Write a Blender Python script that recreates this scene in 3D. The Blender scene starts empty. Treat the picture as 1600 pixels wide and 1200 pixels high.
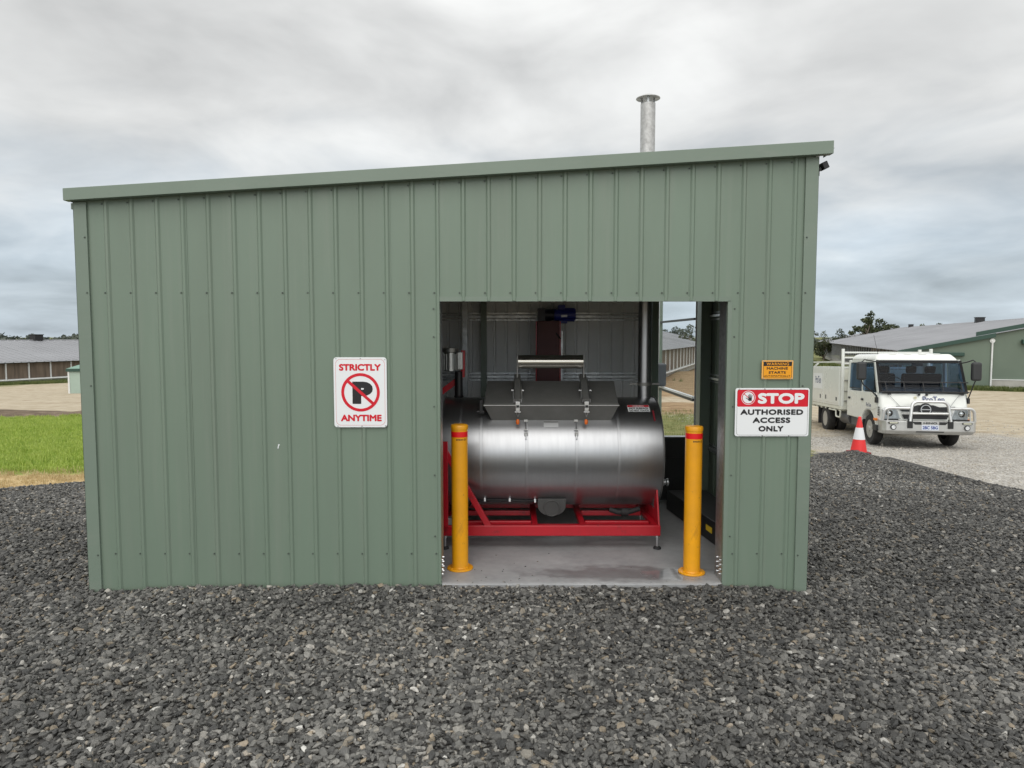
import bpy, bmesh, math, random
import numpy as np
from mathutils import Vector, Matrix, Euler

random.seed(7)
rng = np.random.default_rng(7)
R = math.radians
SC = bpy.context.scene
COL = SC.collection

# ------------------------------------------------------------------ camera
cam_d = bpy.data.cameras.new('camera')
cam = bpy.data.objects.new('camera', cam_d)
COL.objects.link(cam)
cam.location = (0, 0, 1.8)
cam.rotation_euler = (R(90 - 3.9), 0, 0)
cam_d.sensor_width = 36.0
cam_d.lens = 1080 / 1600 * 36.0
cam_d.clip_start = 0.05
cam_d.clip_end = 8000
SC.camera = cam

# ------------------------------------------------------------------ world
SUN_EL, SUN_AZ = R(40), R(188)          # azimuth measured from +Y towards +X
w = bpy.data.worlds.new('World')
SC.world = w
w.use_nodes = True
wn = w.node_tree.nodes
wl = w.node_tree.links
wn.clear()


def N(nodes, typ, **kw):
    n = nodes.new(typ)
    for k, v in kw.items():
        setattr(n, k, v)
    return n


def math_node(nodes, links, op, a, b=None, c=None, clamp=False):
    n = nodes.new('ShaderNodeMath')
    n.operation = op
    n.use_clamp = clamp
    for i, v in enumerate((a, b, c)):
        if v is None:
            continue
        if isinstance(v, (int, float)):
            n.inputs[i].default_value = v
        else:
            links.new(v, n.inputs[i])
    return n.outputs[0]


def build_world():
    M = lambda op, a, b=None, c=None, cl=False: math_node(wn, wl, op, a, b, c, cl)
    out = N(wn, 'ShaderNodeOutputWorld')
    bg = N(wn, 'ShaderNodeBackground')
    bg.inputs['Strength'].default_value = 0.1
    wl.new(bg.outputs[0], out.inputs[0])
    sky = N(wn, 'ShaderNodeTexSky', sky_type='NISHITA')
    sky.sun_disc = False
    sky.sun_elevation = SUN_EL
    sky.sun_rotation = SUN_AZ
    sky.air_density = 1.0
    sky.dust_density = 1.5
    tc = N(wn, 'ShaderNodeTexCoord')
    sep = N(wn, 'ShaderNodeSeparateXYZ')
    wl.new(tc.outputs['Generated'], sep.inputs[0])
    z = M('MAXIMUM', sep.outputs[2], 0.0)
    den = M('ADD', z, 0.20)
    px = M('DIVIDE', sep.outputs[0], den)
    py = M('DIVIDE', sep.outputs[1], den)
    cmb = N(wn, 'ShaderNodeCombineXYZ')
    wl.new(px, cmb.inputs[0])
    wl.new(py, cmb.inputs[1])

    def noise(scale, detail, rough, off, dist=0.0):
        mp = N(wn, 'ShaderNodeMapping')
        mp.inputs['Location'].default_value = off
        wl.new(cmb.outputs[0], mp.inputs[0])
        n = N(wn, 'ShaderNodeTexNoise')
        n.inputs['Scale'].default_value = scale
        n.inputs['Detail'].default_value = detail
        n.inputs['Roughness'].default_value = rough
        n.inputs['Distortion'].default_value = dist
        wl.new(mp.outputs[0], n.inputs['Vector'])
        return n.outputs[0]
    n1 = noise(0.8, 6, 0.52, (3.1, 1.4, 0), 0.25)
    n2 = noise(2.4, 5, 0.5, (7.3, 2.2, 0), 0.4)
    # hidden sun glow through the cloud
    sd = (math.cos(SUN_EL) * math.sin(SUN_AZ), math.cos(SUN_EL) * math.cos(SUN_AZ), math.sin(SUN_EL))
    vm = N(wn, 'ShaderNodeVectorMath', operation='DOT_PRODUCT')
    wl.new(tc.outputs['Generated'], vm.inputs[0])
    vm.inputs[1].default_value = sd
    dt = M('MAXIMUM', vm.outputs['Value'], 0.0)
    glow = M('POWER', dt, 2.6)
    # a thinner, brighter part of the overcast ahead
    vm2 = N(wn, 'ShaderNodeVectorMath', operation='DOT_PRODUCT')
    wl.new(tc.outputs['Generated'], vm2.inputs[0])
    vm2.inputs[1].default_value = (-.03, .935, .353)
    thin = M('POWER', M('MAXIMUM', vm2.outputs['Value'], 0.0), 26.0)
    # overcast sky: brighter towards the zenith
    lum = M('ADD', M('MULTIPLY', z, 1.2), 4.45)
    lum = M('ADD', lum, M('MULTIPLY', M('POWER', z, 3.0), 7.0))
    lum = M('ADD', lum, M('MULTIPLY', glow, 5.5))
    lum = M('ADD', lum, M('MULTIPLY', thin, 1.3))
    cl = M('ADD', M('MULTIPLY', n1, 0.95), M('MULTIPLY', n2, 0.48))
    mr = N(wn, 'ShaderNodeMapRange')
    mr.inputs['From Min'].default_value = 0.50
    mr.inputs['From Max'].default_value = 0.92
    mr.inputs['To Min'].default_value = 0.58
    mr.inputs['To Max'].default_value = 1.16
    wl.new(cl, mr.inputs['Value'])
    lum = M('MULTIPLY', lum, mr.outputs[0])
    # cloud tint: warm white where bright, blue grey low down
    low = N(wn, 'ShaderNodeMapRange')
    low.interpolation_type = 'SMOOTHSTEP'
    low.inputs['From Min'].default_value = 0.04
    low.inputs['From Max'].default_value = 0.30
    wl.new(M('ADD', z, M('MULTIPLY', M('SUBTRACT', n2, 0.5), 0.22)), low.inputs['Value'])
    tint = N(wn, 'ShaderNodeMix', data_type='RGBA')
    tint.inputs['A'].default_value = (0.84, 0.965, 1.075, 1)
    tint.inputs['B'].default_value = (1.0, 1.0, 0.975, 1)
    wl.new(low.outputs[0], tint.inputs['Factor'])
    sc = N(wn, 'ShaderNodeVectorMath', operation='SCALE')
    wl.new(tint.outputs['Result'], sc.inputs[0])
    wl.new(lum, sc.inputs['Scale'])
    mix = N(wn, 'ShaderNodeMix', data_type='RGBA')
    mix.inputs['Factor'].default_value = 0.93
    wl.new(sky.outputs[0], mix.inputs['A'])
    wl.new(sc.outputs[0], mix.inputs['B'])
    wl.new(mix.outputs['Result'], bg.inputs['Color'])


build_world()

# ------------------------------------------------------------------ sun (veiled by cloud)
sun_d = bpy.data.lights.new('sun', 'SUN')
sun_d.energy = 0.6
sun_d.angle = R(60)
sun_d.color = (1.0, 0.965, 0.91)
sun = bpy.data.objects.new('sun', sun_d)
COL.objects.link(sun)
_sd = Vector((math.cos(SUN_EL) * math.sin(SUN_AZ), math.cos(SUN_EL) * math.cos(SUN_AZ), math.sin(SUN_EL)))
sun.rotation_euler = _sd.to_track_quat('Z', 'Y').to_euler()
sun.location = _sd * 60

SC.view_settings.view_transform = 'Standard'
SC.view_settings.look = 'None'
SC.view_settings.exposure = 0.70
SC.view_settings.gamma = 1.0
SC.view_settings.use_curve_mapping = False
SC.cycles.max_bounces = 8
SC.cycles.diffuse_bounces = 5
SC.cycles.glossy_bounces = 4
SC.cycles.transparent_max_bounces = 8


# ------------------------------------------------------------------ materials
MATS = {}


def mat(name, col, rough=0.6, metal=0.0, var=0.0, vscale=4.0, bump=0.0, bscale=60.0, rvar=0.0,
        stretch=(1, 1, 1), spec=0.5, coat=0.0, col2=None, aniso=0.0, vdetail=5):
    if name in MATS:
        return MATS[name]
    m = bpy.data.materials.new(name)
    m.use_nodes = True
    nt = m.node_tree
    b = nt.nodes['Principled BSDF']
    b.inputs['Base Color'].default_value = (*col, 1)
    b.inputs['Roughness'].default_value = rough
    b.inputs['Metallic'].default_value = metal
    b.inputs['Specular IOR Level'].default_value = spec
    b.inputs['Coat Weight'].default_value = coat
    b.inputs['Coat Roughness'].default_value = 0.08
    b.inputs['Anisotropic'].default_value = aniso
    if var or col2 or bump or rvar:
        tc = nt.nodes.new('ShaderNodeTexCoord')
        mp = nt.nodes.new('ShaderNodeMapping')
        mp.inputs['Scale'].default_value = stretch
        nt.links.new(tc.outputs['Object'], mp.inputs[0])
        n = nt.nodes.new('ShaderNodeTexNoise')
        n.inputs['Scale'].default_value = vscale
        n.inputs['Detail'].default_value = vdetail
        n.inputs['Roughness'].default_value = 0.6
        nt.links.new(mp.outputs[0], n.inputs['Vector'])
        if var or col2:
            mx = nt.nodes.new('ShaderNodeMix')
            mx.data_type = 'RGBA'
            c2 = col2 or tuple(c * (1 - var) for c in col)
            c1 = col if col2 else tuple(min(1, c * (1 + var)) for c in col)
            mx.inputs['A'].default_value = (*c1, 1)
            mx.inputs['B'].default_value = (*c2, 1)
            mr = nt.nodes.new('ShaderNodeMapRange')
            mr.inputs['From Min'].default_value = 0.3
            mr.inputs['From Max'].default_value = 0.7
            nt.links.new(n.outputs[0], mr.inputs['Value'])
            nt.links.new(mr.outputs[0], mx.inputs['Factor'])
            nt.links.new(mx.outputs['Result'], b.inputs['Base Color'])
        if rvar:
            mr = nt.nodes.new('ShaderNodeMapRange')
            mr.inputs['From Min'].default_value = 0.3
            mr.inputs['From Max'].default_value = 0.7
            mr.inputs['To Min'].default_value = max(0.02, rough - rvar)
            mr.inputs['To Max'].default_value = min(1, rough + rvar)
            nt.links.new(n.outputs[0], mr.inputs['Value'])
            nt.links.new(mr.outputs[0], b.inputs['Roughness'])
        if bump:
            n2 = nt.nodes.new('ShaderNodeTexNoise')
            n2.inputs['Scale'].default_value = bscale
            n2.inputs['Detail'].default_value = 6
            nt.links.new(mp.outputs[0], n2.inputs['Vector'])
            bp = nt.nodes.new('ShaderNodeBump')
            bp.inputs['Strength'].default_value = bump
            bp.inputs['Distance'].default_value = 0.01
            nt.links.new(n2.outputs[0], bp.inputs['Height'])
            nt.links.new(bp.outputs[0], b.inputs['Normal'])
    MATS[name] = m
    return m


def wear(m, scale, thr, col, strength, stretch=(1, 1, 1), soft=.08, rough=None):
    """irregular scuffs or dust: a thresholded noise mixed over the base colour"""
    nt = m.node_tree
    L = nt.links
    b = nt.nodes['Principled BSDF']
    tc = nt.nodes.new('ShaderNodeTexCoord')
    mp = nt.nodes.new('ShaderNodeMapping')
    mp.inputs['Scale'].default_value = stretch
    mp.inputs['Location'].default_value = (3.7, 1.9, 5.3)
    L.new(tc.outputs['Object'], mp.inputs[0])
    n = nt.nodes.new('ShaderNodeTexNoise')
    n.inputs['Scale'].default_value = scale
    n.inputs['Detail'].default_value = 9
    n.inputs['Roughness'].default_value = .68
    L.new(mp.outputs[0], n.inputs['Vector'])
    mr = nt.nodes.new('ShaderNodeMapRange')
    mr.inputs['From Min'].default_value = thr
    mr.inputs['From Max'].default_value = thr + soft
    mr.inputs['To Max'].default_value = strength
    L.new(n.outputs[0], mr.inputs['Value'])
    mx = nt.nodes.new('ShaderNodeMix')
    mx.data_type = 'RGBA'
    L.new(mr.outputs[0], mx.inputs['Factor'])
    src = b.inputs['Base Color']
    if src.links:
        L.new(src.links[0].from_socket, mx.inputs['A'])
    else:
        mx.inputs['A'].default_value = src.default_value
    mx.inputs['B'].default_value = (*col, 1)
    L.new(mx.outputs['Result'], b.inputs['Base Color'])


GREEN = mat('eucalypt_steel', (0.168, 0.227, 0.173), 0.40, col2=(0.152, 0.198, 0.153), vscale=1.6, rvar=0.06, bump=0.10, bscale=2.2, stretch=(1, 1, .3))
GREEN_D = mat('eucalypt_flashing', (0.170, 0.218, 0.174), 0.40, var=0.05, vscale=1.3, rvar=0.05)
GREY_IN = mat('liner_grey', (0.78, 0.79, 0.78), 0.45, var=0.06, vscale=2)
GALV = mat('galvanised_steel', (0.46, 0.48, 0.49), 0.38, 0.9, var=0.18, vscale=24, rvar=0.1)
GALV_FLUE = mat('spangled_flue', (0.46, 0.46, 0.455), 0.55, 0.5, var=0.15, vscale=30, rvar=0.12, vdetail=2)
ZINC = mat('zinc_hardware', (0.62, 0.63, 0.64), 0.28, 1.0, var=0.1, vscale=40)
CONC = None
BLACK = mat('black_paint', (0.012, 0.012, 0.013), 0.45)
RUBBER = mat('black_rubber', (0.018, 0.018, 0.019), 0.75, var=0.2, vscale=12, bump=0.1)
YELLOW = mat('safety_yellow', (0.76, 0.335, 0.006), 0.38, var=0.10, vscale=5, coat=0.15, rvar=0.10)
REDTAPE = mat('red_reflective_tape', (0.72, 0.008, 0.012), 0.35)
RED = mat('red_machine_paint', (0.43, 0.006, 0.016), 0.38, var=0.10, vscale=3, coat=0.2, rvar=0.06)
DKRED = mat('dark_red_casing', (0.085, 0.008, 0.008), 0.5, var=0.2, vscale=4)
BLUE = mat('blue_motor_paint', (0.015, 0.026, 0.24), 0.42, var=0.15, vscale=8)
STEEL = mat('brushed_stainless', (0.42, 0.427, 0.44), 0.355, 1.0, var=0.03, vscale=5, rvar=0.02, stretch=(9, 1, 1))
STEEL_B = mat('linished_band', (0.43, 0.437, 0.45), 0.42, 1.0)
STEEL2 = mat('dull_stainless', (0.22, 0.22, 0.21), 0.50, 0.55, var=0.10, vscale=5, rvar=0.08)
STEEL3 = mat('polished_tube', (0.52, 0.50, 0.45), 0.22, 1.0)
SIGNW = mat('sign_white', (0.78, 0.80, 0.81), 0.35)
SIGNR = mat('sign_red', (0.62, 0.004, 0.020), 0.35)
SIGNK = mat('sign_black', (0.010, 0.010, 0.012), 0.4)
SIGNO = mat('sign_amber', (0.80, 0.33, 0.006), 0.38)
ORANGE = mat('orange_plastic', (0.75, 0.16, 0.02), 0.45)


wear(GREEN, 2.2, .50, (.235, .255, .215), .28, (5, 5, .18), .22)
wear(GREEN_D, 3.0, .52, (.25, .26, .23), .25, (1, 3, 3), .2)
wear(YELLOW, 7.0, .60, (.30, .14, .02), .35, (1, 1, .5), .06)
wear(YELLOW, 22.0, .655, (.10, .07, .04), .5, (1, 1, 1), .03)
wear(RED, 9.0, .58, (.16, .012, .015), .6, (1, 1, 1), .08)
wear(RED, 30.0, .66, (.30, .26, .24), .6, (1, 1, 1), .03)


def concrete_mat():
    m = bpy.data.materials.new('smooth_concrete')
    m.use_nodes = True
    nt = m.node_tree
    b = nt.nodes['Principled BSDF']
    L = nt.links
    tc = nt.nodes.new('ShaderNodeTexCoord')

    def noise(s, d=6, st=(1, 1, 1), r=.6):
        mp = nt.nodes.new('ShaderNodeMapping')
        mp.inputs['Scale'].default_value = st
        L.new(tc.outputs['Object'], mp.inputs[0])
        n = nt.nodes.new('ShaderNodeTexNoise')
        n.inputs['Scale'].default_value = s
        n.inputs['Detail'].default_value = d
        n.inputs['Roughness'].default_value = r
        L.new(mp.outputs[0], n.inputs['Vector'])
        return n.outputs[0]
    big = noise(1.4, 7)
    fine = noise(14, 6)
    cr = nt.nodes.new('ShaderNodeValToRGB')
    cr.color_ramp.elements[0].position = .3
    cr.color_ramp.elements[0].color = (.23, .234, .24, 1)
    cr.color_ramp.elements[1].position = .72
    cr.color_ramp.elements[1].color = (.42, .423, .425, 1)
    add = math_node(nt.nodes, L, 'ADD', math_node(nt.nodes, L, 'MULTIPLY', big, .7), math_node(nt.nodes, L, 'MULTIPLY', fine, .3))
    L.new(add, cr.inputs[0])
    # damp patch by the door, an irregular puddle stain
    sep = nt.nodes.new('ShaderNodeSeparateXYZ')
    L.new(tc.outputs['Object'], sep.inputs[0])
    MM = lambda op, a, b_=None, c_=None, cl=False: math_node(nt.nodes, L, op, a, b_, c_, cl)
    dx = MM('DIVIDE', MM('SUBTRACT', sep.outputs[0], 1.32), 0.62)
    dy = MM('DIVIDE', MM('SUBTRACT', sep.outputs[1], 0.21), 0.15)
    rr = MM('SQRT', MM('ADD', MM('MULTIPLY', dx, dx), MM('MULTIPLY', dy, dy)))
    rr = MM('ADD', rr, MM('MULTIPLY', MM('SUBTRACT', noise(5, 5, (1, 1.8, 1)), .5), 2.0))
    wet = nt.nodes.new('ShaderNodeMapRange')
    wet.inputs['From Min'].default_value = 1.5
    wet.inputs['From Max'].default_value = 0.5
    wet.interpolation_type = 'SMOOTHSTEP'
    L.new(rr, wet.inputs['Value'])
    mx = nt.nodes.new('ShaderNodeMix')
    mx.data_type = 'RGBA'
    mx.blend_type = 'MULTIPLY'
    L.new(wet.outputs[0], mx.inputs['Factor'])
    L.new(cr.outputs[0], mx.inputs['A'])
    mx.inputs['B'].default_value = (.50, .50, .50, 1)
    L.new(mx.outputs['Result'], b.inputs['Base Color'])
    qx = MM('DIVIDE', MM('SUBTRACT', sep.outputs[0], 1.70), 0.24)
    qy = MM('DIVIDE', MM('SUBTRACT', sep.outputs[1], 0.19), 0.13)
    qq = MM('SQRT', MM('ADD', MM('MULTIPLY', qx, qx), MM('MULTIPLY', qy, qy)))
    qq = MM('ADD', qq, MM('MULTIPLY', MM('SUBTRACT', noise(9, 5), .5), 1.3))
    pud = nt.nodes.new('ShaderNodeMapRange')
    pud.inputs['From Min'].default_value = 1.1
    pud.inputs['From Max'].default_value = 0.8
    L.new(qq, pud.inputs['Value'])
    ro = nt.nodes.new('ShaderNodeMapRange')
    ro.inputs['To Min'].default_value = .5
    ro.inputs['To Max'].default_value = .36
    L.new(wet.outputs[0], ro.inputs['Value'])
    L.new(MM('MULTIPLY', ro.outputs[0], MM('SUBTRACT', 1.0, MM('MULTIPLY', pud.outputs[0], .86))), b.inputs['Roughness'])
    bp = nt.nodes.new('ShaderNodeBump')
    L.new(MM('MULTIPLY', MM('SUBTRACT', 1.0, pud.outputs[0]), .08), bp.inputs['Strength'])
    bp.inputs['Distance'].default_value = .01
    L.new(noise(40, 5), bp.inputs['Height'])
    L.new(bp.outputs[0], b.inputs['Normal'])
    return m


CONC = concrete_mat()


def glass_mat(name, tint, rough=0.02, refl=1.0):
    m = bpy.data.materials.new(name)
    m.use_nodes = True
    nt = m.node_tree
    nt.nodes.clear()
    out = nt.nodes.new('ShaderNodeOutputMaterial')
    tr = nt.nodes.new('ShaderNodeBsdfTransparent')
    tr.inputs[0].default_value = (*tint, 1)
    gl = nt.nodes.new('ShaderNodeBsdfGlossy')
    gl.inputs['Roughness'].default_value = rough
    fr = nt.nodes.new('ShaderNodeFresnel')
    fr.inputs[0].default_value = 1.5
    mm = math_node(nt.nodes, nt.links, 'MULTIPLY', fr.outputs[0], refl)
    mx = nt.nodes.new('ShaderNodeMixShader')
    nt.links.new(mm, mx.inputs[0])
    nt.links.new(tr.outputs[0], mx.inputs[1])
    nt.links.new(gl.outputs[0], mx.inputs[2])
    nt.links.new(mx.outputs[0], out.inputs[0])
    return m


CARGLASS = glass_mat('tinted_glass', (0.36, 0.48, 0.62), 0.02, 0.28)
CLEAR = glass_mat('clear_sheet', (0.93, 0.94, 0.94), 0.1, 0.12)


# ------------------------------------------------------------------ mesh helpers
class MB:
    def __init__(self):
        self.v = []
        self.f = []

    def add(self, vs, fs):
        o = len(self.v)
        self.v += [tuple(p) for p in vs]
        self.f += [tuple(i + o for i in f) for f in fs]
        return self

    def box(self, x0, x1, y0, y1, z0, z1, m=None):
        vs = [Vector((x, y, z)) for z in (z0, z1) for y in (y0, y1) for x in (x0, x1)]
        if m:
            vs = [m @ p for p in vs]
        return self.add(vs, [(0, 2, 3, 1), (4, 5, 7, 6), (0, 1, 5, 4), (2, 6, 7, 3), (0, 4, 6, 2), (1, 3, 7, 5)])

    def cbox(self, c, s, rot=None):
        m = Matrix.Translation(c)
        if rot:
            m = m @ Euler(rot).to_matrix().to_4x4()
        a, b, d = (k / 2 for k in s)
        return self.box(-a, a, -b, b, -d, d, m)

    def hexa(self, bottom, top):
        """eight corners: bottom 4, top 4 in the same winding"""
        return self.add(list(bottom) + list(top), [(3, 2, 1, 0), (4, 5, 6, 7)] + [(i, (i + 1) % 4, 4 + (i + 1) % 4, 4 + i) for i in range(4)])

    def beam(self, p0, p1, wx, wy, up=(0, 0, 1)):
        p0, p1 = Vector(p0), Vector(p1)
        d = (p1 - p0).normalized()
        u = Vector(up)
        if abs(d.dot(u)) > .98:
            u = Vector((0, 1, 0))
        s = d.cross(u).normalized()
        t = s.cross(d).normalized()
        q = [s * a * wx / 2 + t * b * wy / 2 for a, b in ((-1, -1), (1, -1), (1, 1), (-1, 1))]
        return self.hexa([p0 + k for k in q], [p1 + k for k in q])

    def cyl(self, p0, p1, r0, r1=None, n=16, caps=True):
        r1 = r0 if r1 is None else r1
        p0, p1 = Vector(p0), Vector(p1)
        d = (p1 - p0).normalized()
        u = Vector((0, 0, 1)) if abs(d.z) < .95 else Vector((1, 0, 0))
        s = d.cross(u).normalized()
        t = d.cross(s)
        vs = []
        for p, r in ((p0, r0), (p1, r1)):
            for i in range(n):
                a = 2 * math.pi * i / n
                vs.append(p + s * math.cos(a) * r + t * math.sin(a) * r)
        fs = [(i, (i + 1) % n, n + (i + 1) % n, n + i) for i in range(n)]
        if caps:
            fs += [tuple(range(n - 1, -1, -1)), tuple(range(n, 2 * n))]
        return self.add(vs, fs)

    def tube(self, pts, r, n=8, caps=True):
        pts = [Vector(p) for p in pts]
        rs = r if isinstance(r, (list, tuple)) else [r] * len(pts)
        vs = []
        prev = None
        for i, p in enumerate(pts):
            a = pts[max(0, i - 1)]
            b = pts[min(len(pts) - 1, i + 1)]
            d = (b - a).normalized()
            if prev is None:
                u = Vector((0, 0, 1)) if abs(d.z) < .9 else Vector((1, 0, 0))
                s = d.cross(u).normalized()
            else:
                s = (prev - d * prev.dot(d)).normalized()
            prev = s
            t = d.cross(s)
            for k in range(n):
                an = 2 * math.pi * k / n
                vs.append(p + s * math.cos(an) * rs[i] + t * math.sin(an) * rs[i])
        fs = []
        for i in range(len(pts) - 1):
            for k in range(n):
                fs.append((i * n + k, i * n + (k + 1) % n, (i + 1) * n + (k + 1) % n, (i + 1) * n + k))
        if caps:
            fs += [tuple(range(n - 1, -1, -1)), tuple(range((len(pts) - 1) * n, len(pts) * n))]
        return self.add(vs, fs)

    def lathe(self, prof, c=(0, 0, 0), axis='Z', n=32):
        """prof: list of (radius, height)"""
        vs = []
        for r, h in prof:
            for k in range(n):
                a = 2 * math.pi * k / n
                x, y = r * math.cos(a), r * math.sin(a)
                p = {'Z': (x, y, h), 'X': (h, x, y), 'Y': (x, h, y)}[axis]
                vs.append(Vector(p) + Vector(c))
        fs = []
        for i in range(len(prof) - 1):
            for k in range(n):
                fs.append((i * n + k, i * n + (k + 1) % n, (i + 1) * n + (k + 1) % n, (i + 1) * n + k))
        if prof[0][0] > 1e-6:
            fs.append(tuple(range(n - 1, -1, -1)))
        if prof[-1][0] > 1e-6:
            fs.append(tuple(range((len(prof) - 1) * n, len(prof) * n)))
        return self.add(vs, fs)

    def prism(self, poly, fr, depth):
        """poly in (u,v); fr=(origin,U,V); extruded from the plane by depth along U x V"""
        o, U, V = (Vector(k) for k in fr)
        W = U.cross(V).normalized()
        n = len(poly)
        a = [o + U * p[0] + V * p[1] for p in poly]
        b = [p + W * depth for p in a]
        return self.add(a + b, [tuple(range(n - 1, -1, -1)), tuple(range(n, 2 * n))] +
                        [(i, (i + 1) % n, n + (i + 1) % n, n + i) for i in range(n)])

    def ring(self, c, r0, r1, fr, depth=0.001, n=48):
        o, U, V = (Vector(k) for k in fr)
        W = U.cross(V).normalized()
        vs = []
        for dd in (0, depth):
            for r in (r0, r1):
                for k in range(n):
                    a = 2 * math.pi * k / n
                    vs.append(o + U * (c[0] + r * math.cos(a)) + V * (c[1] + r * math.sin(a)) + W * dd)
        fs = []
        for k in range(n):
            j = (k + 1) % n
            fs.append((2 * n + k, 3 * n + k, 3 * n + j, 2 * n + j))
            fs.append((n + k, n + j, 3 * n + j, 3 * n + k))
            fs.append((k, 2 * n + k, 2 * n + j, j))
        return self.add(vs, fs)

    def build(self, name, material, parent=None, smooth=False, bevel=0.0, seg=2, angle=38):
        me = bpy.data.meshes.new(name)
        me.from_pydata(self.v, [], self.f)
        me.validate()
        bm = bmesh.new()
        bm.from_mesh(me)
        bmesh.ops.recalc_face_normals(bm, faces=bm.faces)
        bm.to_mesh(me)
        bm.free()
        if smooth:
            me.polygons.foreach_set('use_smooth', [True] * len(me.polygons))
            me.set_sharp_from_angle(angle=R(angle))
        me.materials.append(material)
        o = bpy.data.objects.new(name, me)
        COL.objects.link(o)
        if parent:
            o.parent = parent
        if bevel:
            b = o.modifiers.new('bevel', 'BEVEL')
            b.width = bevel
            b.segments = seg
            b.limit_method = 'ANGLE'
            b.angle_limit = R(40)
        return o


def tag(o, label=None, cat=None, group=None, kind=None):
    if label:
        o['label'] = label
    if cat:
        o['category'] = cat
    if group:
        o['group'] = group
    if kind:
        o['kind'] = kind
    return o


def thing(name, label, cat, loc=(0, 0, 0), rot=(0, 0, 0), group=None):
    o = bpy.data.objects.new(name, None)
    o.empty_display_size = 0.2
    COL.objects.link(o)
    o.location = loc
    o.rotation_euler = rot
    return tag(o, label, cat, group)


def copy_tree(o, parent=None):
    c = o.copy()
    COL.objects.link(c)
    if parent:
        c.parent = parent
    for ch in list(o.children):
        copy_tree(ch, c)
    return c


def text(s, material, parent, fr, c, wd, ht, bold=0.0, depth=0.0, name='lettering', spacing=1.0, shear=0.0, fat=0.0):
    cu = bpy.data.curves.new('t', 'FONT')
    cu.body = s
    cu.size = 1
    cu.offset = bold
    cu.space_character = spacing
    cu.shear = shear
    cu.resolution_u = 4
    cu.extrude = 0
    ob = bpy.data.objects.new('t', cu)
    COL.objects.link(ob)
    bpy.context.view_layer.update()
    dg = bpy.context.evaluated_depsgraph_get()
    me = bpy.data.meshes.new_from_object(ob.evaluated_get(dg))
    bpy.data.objects.remove(ob)
    co = np.empty(len(me.vertices) * 3)
    me.vertices.foreach_get('co', co)
    co = co.reshape(-1, 3)
    lo, hi = co.min(0), co.max(0)
    u = (co[:, 0] - (lo[0] + hi[0]) / 2) / (hi[0] - lo[0]) * wd * (1 - 2 * fat * ht / wd) + c[0]
    v = (co[:, 1] - (lo[1] + hi[1]) / 2) / (hi[1] - lo[1]) * ht * (1 - 2 * fat) + c[1]
    o, U, V = (np.array(k, float) for k in fr)
    W = np.cross(U, V)
    W /= np.linalg.norm(W)
    out = o + u[:, None] * U + v[:, None] * V + W * depth
    nv, npoly = len(out), [tuple(p.vertices) for p in me.polygons]
    bpy.data.meshes.remove(me)
    sh = fat * ht
    allv, allf = [], []
    dirs = [(0, 0)] + [(math.cos(k * math.pi / 4), math.sin(k * math.pi / 4)) for k in range(8)] if fat else [(0, 0)]
    for q, (dx, dy) in enumerate(dirs):
        allv += (out + np.asarray(U, float) * dx * sh + np.asarray(V, float) * dy * sh + W * .00008 * q).tolist()
        allf += [tuple(i + q * nv for i in f) for f in npoly]
    me = bpy.data.meshes.new(name)
    me.from_pydata(allv, [], allf)
    me.name = name
    me.materials.clear()
    me.materials.append(material)
    ob = bpy.data.objects.new(name, me)
    COL.objects.link(ob)
    ob.parent = parent
    return ob


def rrect(x0, x1, y0, y1, r, n=6):
    pts = []
    for cx, cy, a0 in ((x1 - r, y1 - r, 0), (x0 + r, y1 - r, 90), (x0 + r, y0 + r, 180), (x1 - r, y0 + r, 270)):
        for k in range(n + 1):
            a = R(a0 + 90 * k / n)
            pts.append((cx + r * math.cos(a), cy + r * math.sin(a)))
    return pts


def frame_strip(mb, outer, inner, fr, depth):
    """ring between two equal-length outlines, flat"""
    o, U, V = (Vector(k) for k in fr)
    W = U.cross(V).normalized() * depth
    n = len(outer)
    vs = [o + U * p[0] + V * p[1] + W for p in outer] + [o + U * p[0] + V * p[1] + W for p in inner]
    return mb.add(vs, [(i, (i + 1) % n, n + (i + 1) % n, n + i) for i in range(n)])


# ------------------------------------------------------------------ terrain
def lerp(t, a, b):
    return a + (b - a) * t


def interp(y, xs, ys):
    return np.interp(y, xs, ys)


def smooth(t):
    t = np.clip(t, 0, 1)
    return t * t * (3 - 2 * t)


_grid = rng.random((64, 64))


def vnoise(x, y, s):
    x = np.asarray(x, float) / s + 100.3
    y = np.asarray(y, float) / s + 57.7
    xi, yi = np.floor(x).astype(int), np.floor(y).astype(int)
    fx, fy = smooth(x - xi), smooth(y - yi)
    g = lambda a, b: _grid[a % 64, b % 64]
    return (lerp(fy, lerp(fx, g(xi, yi), g(xi + 1, yi)), lerp(fx, g(xi, yi + 1), g(xi + 1, yi + 1)))) * 2 - 1


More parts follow.
